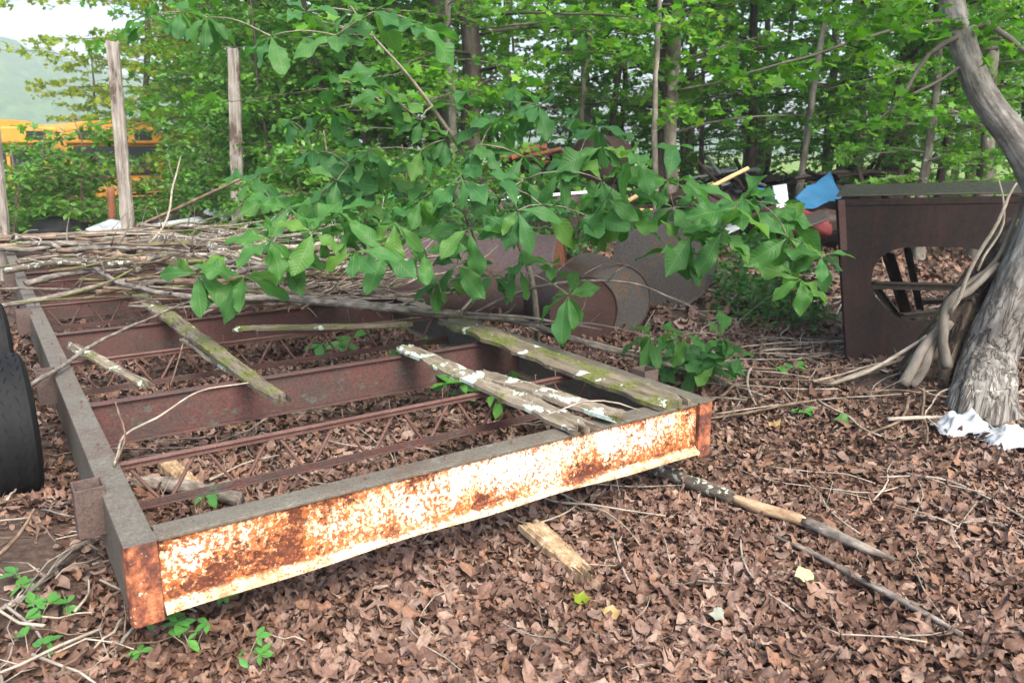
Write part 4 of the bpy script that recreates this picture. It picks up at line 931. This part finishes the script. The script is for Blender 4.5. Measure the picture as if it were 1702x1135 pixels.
# ------------------------------------------------------------------ scrap heap beyond
def blob(mb, c, s, seed, n=14, lump=.35):
    V = []; F = []
    for i in range(n + 1):
        for j in range(n * 2):
            th_ = math.pi * i / n; ph = math.pi * j / n; q = Vector((math.sin(th_) * math.cos(ph), math.sin(th_) * math.sin(ph), math.cos(th_)))
            k = 1 + lump * mnoise.noise(q * 1.7 + Vector((seed, 0, 0))) + lump * .4 * mnoise.noise(q * 5 + Vector((seed, 3, 0)))
            V.append((c[0] + q.x * s[0] * k, c[1] + q.y * s[1] * k, c[2] + q.z * s[2] * k))
    m_ = n * 2; F = [(i * m_ + j, (i + 1) * m_ + j, (i + 1) * m_ + (j + 1) % m_, i * m_ + (j + 1) % m_) for i in range(n) for j in range(m_)]
    mb.add(V, F)
def scrap_tangle(label, u, v, Y, wdt, hgt, mats, seed):
    """one piece of machinery scrap: bent tubes and plates welded together"""
    p = py(u, v, Y); t = thing('scrap_machine', label, 'scrap', (p.x, p.y, 0)); rr = random.Random(seed)
    for mt in mats:
        mb = MB()
        for _ in range(9):
            q = p + Vector((rr.uniform(-wdt, wdt) * .6, rr.uniform(-.5, .5), rr.uniform(-.2, hgt * .6))); L = rr.uniform(.3, wdt)
            d = Vector((rr.uniform(-1, 1), rr.uniform(-.4, .4), rr.uniform(-.45, .35))).normalized()
            tube(mb, [(*(q - d * L * .5), .03), (*(q + Vector((0, 0, rr.uniform(-.06, .08)))), .035), (*(q + d * L * .5), .025)], 7, .15, .02, .2)
            mb.box(q, d * L * .5, Vector((0, .18, .03)), Vector((0, 0, .02)))
        mb.build('scrap_part', M[mt], t, False)
    mb = MB(); blob(mb, (p.x, p.y + .35, .45), (wdt * .55, .5, p.z * .5), seed, 12, .5); mb.build('scrap_core', M['dark_rust'], t, True, 0, 30)
scrap_tangle('tangle of orange and black scrap metal on the heap left of the dark tree', 905, 285, 12.5, 1.0, .55, ['orange_rust', 'black', 'dark_rust'], 3)
scrap_tangle('low dark scrap machinery behind the tan poles', 1180, 320, 13.5, 1.3, .3, ['dark_rust', 'black'], 5)
scrap_tangle('dark scrap machinery under the blue tarp side of the woods', 1270, 305, 15.5, 1.5, .3, ['dark_rust', 'black', 'grey_metal'], 6)
scrap_tangle('dark rusty scrap right behind the brown box', 1440, 300, 12.5, 1.1, .25, ['dark_rust', 'black'], 7)
c = py(985, 268, 12.2); drum('dark_tank', 'dark brown round tank standing on the scrap heap', c, away((.6, 1, 0)), .36, .7, 'dark_rust', 'dark_rust', 'tank', False, .1)
# silvery wrapped boiler
t = thing('boiler', 'pale silver rounded boiler standing left of the two trunks', 'boiler', tuple(py(1068, 345, 10.2))); mb = MB(); p = py(1068, 345, 10.2)
lathe(mb, p, UZ, [(0, .001), (0, .15), (.05, .17), (.35, .165), (.44, .13), (.50, .06), (.51, .001)], 24); mb.build('shell', M['white_metal'], t)
mb = MB(); lathe(mb, p + Vector((0, 0, .08)), UZ, [(0, .172), (.02, .178), (.04, .172)], 24); mb.build('band', M['grey_metal'], t)
mb = MB(); lathe(mb, Vector((p.x, p.y, -.02)), UZ, [(0, .26), (.3, .26), (.31, .27), (.33, .26), (p.z, .26), (p.z + .01, .001)], 30); tag(mb.build('oil_drum', M['dark_rust'], None, True, 0, 40), 'dark upright drum carrying the silver boiler', 'drum')
def pole(label, pts, r, mat='tan_wood'):
    mb = MB(); tube(mb, [(*p, r) for p in pts], 8, .1, .01, .15, 0, R(0, 9)); tag(mb.build('wooden_pole', M[mat], None), label, 'pole')
pole('short tan pole pointing at the silver boiler', [py(1022, 347, 8.5), py(1096, 305, 8.6)], .022)
pole('tan pole lying flat beside the short tan pole', [py(1020, 350, 8.6), py(1085, 350, 8.7)], .018)
pole('long tan pole leaning up to the right above the scrap', [py(1150, 330, 9.5), py(1180, 312, 9.7), py(1243, 280, 10.0)], .025)
def tarp(name, label, u0, u1, vt, vb, Y, mat, cat, seed, dep=.9, lump=.28):
    a = py(u0, vb, Y); b = py(u1, vb, Y); t_ = py((u0 + u1) / 2, vt, Y); mb = MB(); blob(mb, ((a.x + b.x) / 2, Y + dep / 2, (a.z + t_.z) / 2), ((b.x - a.x) / 2, dep / 2, (t_.z - a.z) / 2 + .02), seed, 16, lump)
    tag(mb.build(name, M[mat]), label, cat)
sheet('blue_tarp', 'sloping bright blue plastic tarp over scrap behind the brown box', [py(1322, 326, 10.8), py(1378, 290, 11.6), py(1402, 326, 11.2), py(1335, 348, 10.4)], 'blue', 'tarp', .01, crumple=.13, seed=6, sub=24)
sheet('white_sheet', 'white plastic panel leaning left of the blue tarp', [py(1283, 312, 10.3), py(1306, 310, 10.3), py(1312, 352, 10.0), py(1292, 352, 10.0)], 'white_plastic', 'plastic panel', .01, crumple=.04, seed=5)
sheet('blue_scrap', 'small blue plastic scrap beside the white panel', [py(1250, 312, 10.6), py(1290, 316, 10.6), py(1290, 330, 10.3), py(1252, 326, 10.3)], 'blue', 'plastic scrap', .01, crumple=.06, seed=7)
sheet('white_scrap', 'torn white plastic lying in the leaves behind the round disc', [py(1170, 385, 9.2), py(1232, 362, 9.6), py(1240, 375, 9.3), py(1180, 396, 9.0)], 'white_plastic', 'plastic scrap', .01, crumple=.08, seed=9)
tarp('car_hood', 'faded red and brown curved car hood left of the brown box', 1296, 1398, 356, 408, 8.2, 'red_paint', 'car hood', 4)
tarp('scrap_machine', 'dark scrap heap that the blue tarp lies on', 1255, 1420, 345, 400, 10.6, 'dark_rust', 'scrap', 15)
sheet('rust_sheet', 'curved rusty sheet over the red hood', [py(1300, 374, 8.0), py(1376, 352, 8.2), py(1380, 364, 7.9), py(1306, 388, 7.8)], 'tank', 'metal sheet', .012, crumple=.06, seed=2)
# junk in front of the buses
sheet('metal_sheet', 'grey sheet of metal leaning behind the headboard left of the middle post', [py(142, 383, 10.6), py(185, 366, 11.2), py(222, 372, 11.2), py(180, 392, 10.6)], 'grey_metal', 'metal sheet', .02)
sheet('metal_sheet', 'long grey metal sheet lying behind the headboard between the posts', [py(245, 376, 10.8), py(330, 362, 11.4), py(345, 372, 11.3), py(262, 386, 10.7)], 'grey_metal', 'metal sheet', .02)
sheet('car_hood', 'pale grey curved hood showing right of the middle post', [py(338, 352, 12.2), py(398, 312, 13), py(425, 345, 12.4), py(370, 372, 12)], 'white_metal', 'car hood', .02, crumple=.15, seed=2)
pole('short rusty steel post just left of the middle wooden post', [py(187, 372, 11.5), py(184, 312, 11.5)], .055, 'orange_rust')
tarp('scrap_machine', 'low dark scrap heap behind the headboard at the left', 30, 130, 368, 420, 12.2, 'black', 'scrap', 9)
tarp('scrap_machine', 'low dark scrap behind the headboard right of the middle post', 235, 370, 352, 410, 13.0, 'dark_rust', 'scrap', 12)

# ------------------------------------------------------------------ school buses
def pyx(u, Y): x, f, d = ray(u, 200); return (x / f * Y, Y)
def bus(label, pos, rz):
    t = thing('school_bus', label, 'bus', (0, 0, 0))
    def bxp(name, x0, x1, y0, y1, z0, z1, mat, parent=t, bev=.02):
        return MB().box((x0, y0, z0), (x1 - x0, 0, 0), (0, y1 - y0, 0), (0, 0, z1 - z0)).build(name, M[mat], parent, False, bev)
    W2 = 1.2; L = 8.5
    prof = [(-W2, .55), (-W2, 2.35), (-W2 + .06, 2.62), (-W2 + .25, 2.85), (-.55, 2.98), (0, 3.02), (.55, 2.98), (W2 - .25, 2.85), (W2 - .06, 2.62), (W2, 2.35), (W2, .55)]
    V = [(x, y, z) for y in (0, L) for x, z in prof]; k = len(prof)
    F = [(j, j + 1, j + 1 + k, j + k) for j in range(k - 1)] + [(k - 1, 0, k, 2 * k - 1), tuple(range(k))[::-1], tuple(range(k, 2 * k))]
    MB().add(V, [f[::-1] for f in F]).build('body', M['yellow'], t, True, 0, 50)
    bxp('front_cap', -W2 + .02, W2 - .02, -.10, 0, 2.42, 2.84, 'yellow', t, .06)
    for x0, x1 in ((-1.02, -.04), (.04, 1.02)): bxp('windshield', x0, x1, -.035, .01, 1.62, 2.36, 'glass')
    for x0, x1 in ((-.9, -.45), (.45, .9)): bxp('sign_window', x0, x1, -.125, -.095, 2.52, 2.74, 'glass')
    V = [(-.72, -1.5, .75), (.72, -1.5, .75), (.72, -1.5, 1.3), (.5, -1.5, 1.42), (-.5, -1.5, 1.42), (-.72, -1.5, 1.3)]; V += [(x * 1.15, 0, z + (.12 if z > 1 else 0)) for x, y, z in V]
    MB().add(V, [(0, 1, 2, 3, 4, 5), (11, 10, 9, 8, 7, 6)] + [(j, j + 6, (j + 1) % 6 + 6, (j + 1) % 6) for j in range(6)]).build('hood', M['yellow'], t, False, .03)
    gr = bxp('grille', -.55, .55, -1.53, -1.5, .85, 1.28, 'black')
    for i in range(5): bxp('grille_bar', -.56, .56, -1.555, -1.531, .88 + i * .085, .92 + i * .085, 'yellow', gr, .004)
    for sx in (-1, 1):
        mb = MB(); lathe(mb, Vector((sx * .64, -1.50, 1.06)), Vector((0, -1, 0)), [(0, .10), (.04, .10), (.06, .07), (.065, .001)], 20); mb.build('headlight', M['lamp'], t)
        MB().box((sx * .95 - .22, -1.35, .95), (.44, 0, 0), (0, 1.3, 0), (0, 0, .12)).build('fender', M['yellow'], t, False, .05)
        mb = MB(); tube(mb, [(sx * 1.0, -.9, 1.1, .015), (sx * 1.15, -1.0, 1.6, .015), (sx * 1.2, -.9, 1.75, .015)], 6, .2); arm = mb.build('mirror_arm', M['black'], t)
        MB().box((sx * 1.2 - .1, -.95, 1.7), (.2, 0, 0), (0, .05, 0), (0, 0, .3)).build('mirror', M['black'], arm, False, .02)
        for yw in (-.85, L - 2.2):
            wh = MB(); lathe(wh, Vector((sx * .92 - .14, yw, .48)), Vector((1, 0, 0)), [(0, .001), (0, .46), (.03, .48), (.25, .48), (.28, .46), (.28, .001)], 28); wo = wh.build('wheel', M['black'], t)
            wh = MB(); lathe(wh, Vector((sx * 1.07 - .02, yw, .48)), Vector((1, 0, 0)), [(-.01, .001), (-.01, .24), (.05, .24), (.05, .001)], 20); wh.build('hub', M['yellow'], wo)
        for i in range(9): bxp('side_window', min(sx * W2, sx * (W2 + .012)), max(sx * W2, sx * (W2 + .012)), .5 + i * .85, 1.22 + i * .85, 1.7, 2.28, 'glass', t, .003)
        for z in (.85, 1.25, 1.6): bxp('rub_rail', min(sx * W2, sx * (W2 + .02)), max(sx * W2, sx * (W2 + .02)), .1, L - .1, z, z + .05, 'black', t, .003)
    bxp('bumper', -1.15, 1.15, -1.75, -1.6, .5, .78, 'black')
    t.location = pos; t.rotation_euler = (0, 0, rz)
bus('yellow school bus parked behind bushes at the left edge', (*pyx(5, 21.5), -.75), math.radians(40))
bus('yellow school bus half hidden behind the middle wooden post', (*pyx(188, 22.0), -.75), math.radians(42))

# ------------------------------------------------------------------ trees
def make_tree(name, seed, H, H0, R0, nl, leaf, ls, mat, bmat, tr_r, per=15, twn=9, tilt=.45, flat=.0, lean=(0, 0), top_keep=1.0):
    """trunk, limbs with flat sprays of leaves. mesh data returned for reuse"""
    rg = np.random.default_rng(seed); rr = random.Random(seed); mb = MB(); lb = MB()
    pts = []; x = y = 0
    for i in range(8):
        z = H * i / 7; pts.append((x, y, z - (.1 if i == 0 else 0), tr_r * (1.25 if i == 0 else 1) * (1 - .75 * i / 7))); x += rr.uniform(-.12, .12) + lean[0] / 7; y += rr.uniform(-.12, .12) + lean[1] / 7
    P, rad = tube(mb, pts, 12, .2, .02, .15, .15, seed)
    out = []
    for i in range(nl):
        f = (i + rr.random()) / nl; z = H0 + (H * 1.0 - H0) * f ** 1.15; a = i * 2.399 + rr.uniform(-.5, .5)
        L = R0 * (1 - .55 * f) * rr.uniform(.6, 1.15); k = min(len(P) - 1, int(z / H * (len(P) - 1))); s0 = np.array(P[k])
        d = np.array((math.cos(a), math.sin(a), rr.uniform(-.05, .35))); pts = []; q = s0.copy(); r0 = max(.006, rad[k] * .22)
        m_ = 5
        for j in range(m_ + 1):
            pts.append((*q, max(.004, r0 * (1 - j / (m_ + .5))))); q = q + d * L / m_; d = d + np.array((rr.uniform(-.25, .25), rr.uniform(-.25, .25), rr.uniform(-.16, .06)))
            if j >= 1:
                for _ in range(max(1, twn // m_)):
                    az = a + rr.choice((-1, 1)) * rr.uniform(.3, 1.5); dd = np.array((math.cos(az), math.sin(az), rr.uniform(-.25, .25))); dd /= np.linalg.norm(dd); TL = rr.uniform(.35, .95) * min(1, R0 / 2.2)
                    p0 = np.array(pts[-1][:3]); tube(lb, [(*p0, .006), (*(p0 + dd * TL * .9), .002)], 3, 1, caps=False)
                    twig_leaves(p0, dd, TL, per, ls, out, rg)
        tube(lb, pts, 6, .3, .02, .1, 0, seed)
    pos = np.concatenate([o[0] for o in out]); sp = np.concatenate([o[1] for o in out]); sz = np.concatenate([o[2] for o in out])
    rot = rand_rot(len(pos), (0, 0, 1), tilt, sp, rg); V, T = scatter(leaf, pos, rot, sz)
    return mb, lb, V, T, mat, bmat
class Kind:
    def __init__(s, name, spec): s.name = name; s.spec = spec; s.root = None
    def place(s, label, cat, loc, rz=0, sc=1.0, group=None, crown_mat=None, trunk_mat=None, lean=0):
        if s.root is None:
            mb, lb, V, T, mat, bmat = s.spec
            t = thing(s.name, label, cat, (0, 0, 0), group)
            mb.build('trunk' if cat != 'shrub' else 'stem', M[bmat], t); lb.build('branches', M[bmat], t); fast_tris('crown' if cat != 'shrub' else 'foliage', V, T, M[mat], t); s.root = t
        else:
            t = s.root.copy(); C.objects.link(t); t['label'] = label; t['category'] = cat
            if 'group' in t: del t['group']
            if group: t['group'] = group
            for ch in s.kids:
                c_ = ch.copy(); C.objects.link(c_); c_.parent = t
        if not hasattr(s, 'kids'): s.kids = [o for o in bpy.data.objects if o.parent == s.root]
        t.location = loc; t.rotation_euler = (lean, 0, rz); t.scale = (sc, sc, sc); return t
KT = [Kind('maple_tree', make_tree('maple_tree', 31 + i, 9.5, h_, 3.0, 40, LT_MAPLE, .125, m_, b_, r_, 11, 10, .65)) for i, (m_, b_, r_, h_) in enumerate((('maple', 'bark_bg', .15, 2.3), ('maple', 'bark_pale', .13, 2.0), ('maple', 'bark_bg', .12, 1.3)))]
KY = Kind('maple_tree', make_tree('maple_tree', 44, 9, 1.2, 3.8, 46, LT_MAPLE, .15, 'maple_y', 'bark_bg', .13, 14, 10, .65))
KD = Kind('thicket_tree', make_tree('thicket_tree', 51, 5.5, .3, 2.3, 48, LT_OVAL, .13, 'dark_leaf', 'bark_bg', .06, 13, 10, .6))
KB = [Kind('shrub', make_tree('shrub', 61 + i, 2.0, .05, 1.2, 34, LT_OVAL, .11, m_, 'stick_brown', .03, 12, 8, .6)) for i, m_ in enumerate(('bush', 'dark_leaf'))]
KL = Kind('shrub', make_tree('shrub', 71, 2.3, .1, 1.5, 30, LT_OBOV, .19, 'broad_bush', 'stick_brown', .03, 8, 8, .6))

def at(u, Y): x, f, d = ray(u, 250); return (x / f * Y, Y, gz(x / f * Y, Y) - .02)
# forest trees: (u, Y, kind, scale, label)
named = [
 (1085, 14.5, 0, 1.1, 'dark trunked maple, left of the two trunks right of centre'), (1127, 14.0, 1, 1.0, 'pale barked maple, right of the two trunks right of centre'),
 (741, 13.0, 1, 1.15, 'pale furrowed maple left of the thick dark trunk behind the sapling'), (800, 12.0, 0, 1.05, 'thick dark trunk behind the sapling leaves'),
 (765, 10.8, 1, .55, 'slim pale trunk between the two thick trunks behind the sapling'), (577, 15, 2, .9, 'thin dark maple left of the thick trunks'),
 (985, 17, 1, .6, 'slender grey tree above the scrap heap'), (1030, 19, 2, .7, 'thin dark tree left of the two trunks'), (1170, 18, 1, .55, 'thin pale stem right of the two trunks'),
 (1258, 16, 0, .8, 'dark trunked tree above the tan pole'), (1385, 17, 1, .8, 'thin grey tree above the blue tarp'), (1428, 20, 2, 1.2, 'broken looking dark trunk above the brown box'),
 (1490, 13.5, 0, 1.15, 'thick dark maple trunk above the brown box'), (1548, 11.5, 1, .55, 'thin straight pale stem left of the leaning tree'), (1570, 14, 2, .7, 'thin dark stem just left of the leaning tree'),
 (1640, 12, 1, .8, 'leaning pale sapling trunk behind the leaning tree'), (1700, 14, 0, 1.0, 'dark maple at the right picture edge'), (355, 15, 2, .5, 'dark thin trunk left of the right wooden post'),
 (425, 19, 0, .9, 'leafy maple between the two wooden posts'), (440, 16, 0, 1.0, 'leafy maple just right of the right wooden post'), (500, 19, 1, 1.0, 'leafy maple set back right of the right wooden post'), (650, 17.5, 2, 1.05, 'leafy maple behind the sapling crown')]
for i, (u, Y, k, sc, lb) in enumerate(named): KT[k].place(lb, 'tree', at(u, Y), R(0, 6.28), sc)
KY.place('yellow green maple spreading toward the sky at the upper left', 'tree', at(245, 27), 2.6, 1.15)
KY.place('yellow green maple between the middle post and the right post', 'tree', at(400, 17), .6, .7)
KY.place('yellow green maple behind the right wooden post', 'tree', at(385, 24), 4.0, 1.0)
KY.place('yellow green maple above the half hidden bus', 'tree', at(165, 29), 1.1, .6)
for i in range(10):
    u = 380 + 1380 * (i + R(0, .8)) / 10; Y = R(20, 31); KT[i % 3].place('tree in the leafy back rows of the wood', 'tree', at(u, Y), R(0, 6.28), R(.85, 1.25), 'trees in the back rows of the wood')
SP = [Kind('slim_tree', make_tree('slim_tree', 91 + i, 9.0, 4.2, 1.6, 16, LT_MAPLE, .12, 'maple', b_, r_, 10, 8, .65, lean=(.5 - i, .2))) for i, (b_, r_) in enumerate((('bark_bg', .07), ('bark_pale', .06)))]
for i in range(20):
    u = 540 + 1180 * (i + R(0, .9)) / 20; SP[i % 2].place('slim bare stemmed young tree among the forest trunks', 'tree', at(u, R(11.5, 22)), R(0, 6.28), R(.75, 1.2), 'slim young trees in the wood')
for i, (u, Y, sc) in enumerate(((430, 11.5, .62), (520, 12.5, .7), (610, 11.8, .72), (690, 13.5, .8), (375, 14, .5), (330, 20, .8), (420, 14, .7), (880, 17, .5), (1400, 16.5, .6), (1620, 16, .6), (1200, 24, .6))):
    KD.place(['dark leafy thicket tree behind the brush heap', 'dark leafy thicket tree in the woods'][i > 6], 'tree', at(u, Y), R(0, 6.28), sc, ['thicket trees behind the brush heap', 'thicket trees in the woods'][i > 6])
for i in range(18):
    u = (20, 75, 130, 190, 250, 310, 350, 30, 110, 215, 290, 150, 370, 60, -30, 100, 140, 45)[i]; Y = (13, 14, 13.2, 15, 14, 13.5, 12.5, 18, 19, 18.5, 17.5, 22, 16, 22, 14, 16, 15.5, 15.8)[i]
    (KB[0] if i % 3 else KB[1]).place('leafy green shrub growing in front of the yellow buses', 'shrub', at(u, Y), R(0, 6.28), (R(1.0, 1.1) if 50 < u < 140 and Y < 17 else (R(.5, .7) if 140 < u < 330 else R(.7, .85))), 'shrubs in front of the buses')
for i in range(13):
    u = (430, 480, 540, 600, 660, 720, 450, 520, 580, 640, 700, 760, 820)[i]; Y = (9.8, 10.2, 9.7, 10.0, 9.6, 10.4, 12, 11, 12, 11, 12, 11.5, 12)[i]
    KB[1 if i % 3 else 0].place('dense green shrub right behind the brush heap', 'shrub', at(u, Y), R(0, 6.28), R(.6, .85), 'shrubs behind the brush heap')
for i in range(16):
    u = 840 + 900 * i / 16 + R(-15, 15); Y = R(15, 24); KB[i % 2].place('low undergrowth shrub among the forest trunks', 'shrub', at(u, Y), R(0, 6.28), R(.35, .65), 'undergrowth shrubs')
for u, Y, sc, lb in ((1270, 7.8, .38, 'low broad leaved shrub just left of the brown box'), (1330, 7.2, .32, 'small broad leaved shrub touching the brown box'), (1190, 9.2, .42, 'broad leaved shrub behind the round disc'), (880, 9.2, .5, 'broad leaved shrub behind the tank'), (480, 8.6, .42, 'broad leaved shrub at the right end of the headboard'), (620, 8.8, .5, 'broad leaved shrub behind the middle of the brush heap'), (730, 8.6, .5, 'broad leaved shrub left of the sapling stem')):
    KL.place(lb, 'shrub', at(u, Y), R(0, 6.28), sc)

# ------------------------------------------------------------------ the broad leaved sapling in front
sp = thing('broad_leaf_sapling', 'grey stemmed sapling with big broad green leaves standing behind the planks', 'tree', pg(892, 590))
mb = MB(); stem_pts = [(*pg(893, 600, -.05), .020), (*py(892, 540, 5.3), .019), (*py(882, 460, 5.2), .018), (*py(850, 380, 5.1), .017), (*py(800, 300, 5.0), .015), (*py(745, 215, 4.9), .012), (*py(690, 140, 4.8), .009), (*py(620, 60, 4.7), .006), (*py(560, -20, 4.6), .004)]
tube(mb, stem_pts, 10, .06, .006, .1, 0, 4); mb.build('trunk', M['stem'], sp)
wh = []          # whorls: u, v, depth, leaves, size
for line in ((640, 150, 4.4), (700, 40, 4.3), (560, 60, 4.5), (450, 60, 4.6), (580, 275, 4.7), (700, 200, 4.7), (820, 205, 4.9), (895, 175, 5.0), (760, 175, 4.8), 
             (740, 232, 4.8), (850, 145, 5.0), (940, 195, 5.1), (1000, 245, 4.6), (1060, 255, 4.0), (1000, 300, 4.5), (1120, 345, 4.3), (1225, 345, 3.7), (1235, 330, 4.0), (1200, 385, 3.9), (1310, 395, 4.1),
             (1365, 425, 3.9), (1330, 465, 4.5), (1140, 420, 4.2), (1050, 365, 4.4), (980, 360, 4.4), (930, 285, 4.6), (870, 300, 4.7), (765, 290, 4.3), (770, 300, 4.5),
             (560, 350, 4.4), (640, 420, 4.3), (480, 425, 4.4), (405, 460, 4.3), (330, 455, 4.4), (535, 395, 4.6), (680, 390, 4.6), (705, 420, 4.4), (740, 375, 4.7), (520, 330, 4.9), (600, 320, 4.9), (640, 290, 4.9), (680, 330, 4.9),
             (945, 490, 4.5), (860, 440, 4.8), (920, 440, 4.7), (820, 460, 4.8), (730, 470, 4.7), (345, 30, 5.0), (300, 20, 5.2), (510, 20, 4.7), (250, 30, 5.3), (620, 20, 4.4), (480, 200, 5.3),
             (1200, 560, 4.9), (1140, 555, 4.8), (1080, 560, 4.9), (800, 240, 4.8), (720, 300, 4.8), (450, 400, 4.2), (520, 385, 4.3), (655, 370, 4.3), (600, 400, 4.5), (700, 330, 4.5), (610, 250, 4.7), (700, 250, 4.7), (520, 250, 4.9), (830, 330, 4.6), (900, 340, 4.5), (960, 270, 4.7), (1010, 330, 4.3), (1150, 390, 4.1), (1110, 300, 4.3), (1290, 360, 4.2), (1170, 350, 4.4), (450, 330, 4.9), (760, 440, 4.6), (850, 200, 5.0), (650, 180, 4.8), (560, 130, 5.0), (590, 420, 4.1), (560, 300, 4.6), (480, 345, 4.6), (420, 300, 5.0), (860, 350, 4.4), (780, 380, 4.4),  (550, 180, 4.8), (990, 210, 4.9), (870, 260, 4.8), (1300, 340, 4.6)):
    wh.append(line)
stemP = [Vector(p[:3]) for p in stem_pts]
mbb = MB(); rg = np.random.default_rng(8); p1 = []; bks = []; nodes = [(q, 0) for q in smooth_path(stem_pts, .12)[0][6:]]
order = sorted(wh, key=lambda q: min((py(*q) - s).length for s in stemP))
for (u, v, Y) in order:
    c = py(u, v, Y)
    best = min(nodes, key=lambda n_: (n_[0] - c).length + (0.25 if n_[0].z > c.z + .1 else 0) + .02 * n_[1]); a = best[0]; L = (c - a).length
    mid = (a + c) / 2 + Vector((R(-.05, .05) * L, R(-.05, .05) * L, .06 * L)); r = max(.0022, .0055 - .0007 * best[1])
    tube(mbb, [(*a, r), (*mid, r * .8), (*c, r * .6)], 6, .06, .01, .1, 0, R(0, 9)); nodes += [(mid, best[1] + 1), (c, best[1] + 1)]
    nL = random.randint(5, 8); az = R(0, 6.28) + np.arange(nL) * 6.283 / nL + rg.normal(0, .25, nL)
    up_ = .4 if v < 260 else 1.0; ax = Vector((R(-.5, .5) * up_, R(-1.0, -.05) * up_, 1)).normalized(); e1 = ax.cross(Vector((0, 1, .2))).normalized(); e2 = ax.cross(e1)
    sp_ = np.array([e1 * math.cos(q) + e2 * math.sin(q) - ax * R(-.35, .45) for q in az]); nn = np.array([ax * 1.0 + Vector(s) * R(-.2, .8) for s in sp_])
    z = nn + rg.normal(0, .32, (nL, 3)); z /= np.linalg.norm(z, axis=1)[:, None]; y = sp_ + rg.normal(0, .12, (nL, 3)); y -= z * (y * z).sum(1)[:, None]; y /= np.linalg.norm(y, axis=1)[:, None]
    rot = np.stack([np.cross(y, z), y, z], 2); sz = rg.uniform(.13, .27, nL) * (1.0 if Y < 4.7 else .9); pos = np.tile(np.array(c), (nL, 1)) + y * .012
    for q in range(nL):
        tp_ = random.choice(BROAD); p1.append(scatter(tp_, pos[q:q + 1], rot[q:q + 1], sz[q:q + 1])); bks.append(tp_[0])
mbb.build('branches', M['stem'], sp)
V, T = join(p1); fast_tris('foliage', V - np.array(sp.location), T, M['magnolia'], sp, bk=np.concatenate(bks))


# ------------------------------------------------------------------ air between here and the hills
hz = MB().box((-420, -6, -2), (840, 0, 0), (0, 640, 0), (0, 0, 92)).build('haze', bpy.data.materials.new('haze_air'), None, False); tag(hz, None, None, None, 'stuff')
hm = hz.data.materials[0]; hm.use_nodes = True; hn = hm.node_tree; hn.nodes.clear(); ho = hn.nodes.new('ShaderNodeOutputMaterial'); pv = hn.nodes.new('ShaderNodeVolumePrincipled')
pv.inputs['Color'].default_value = (.80, .90, 1, 1); pv.inputs['Density'].default_value = .0011; hn.links.new(pv.outputs[0], ho.inputs['Volume'])
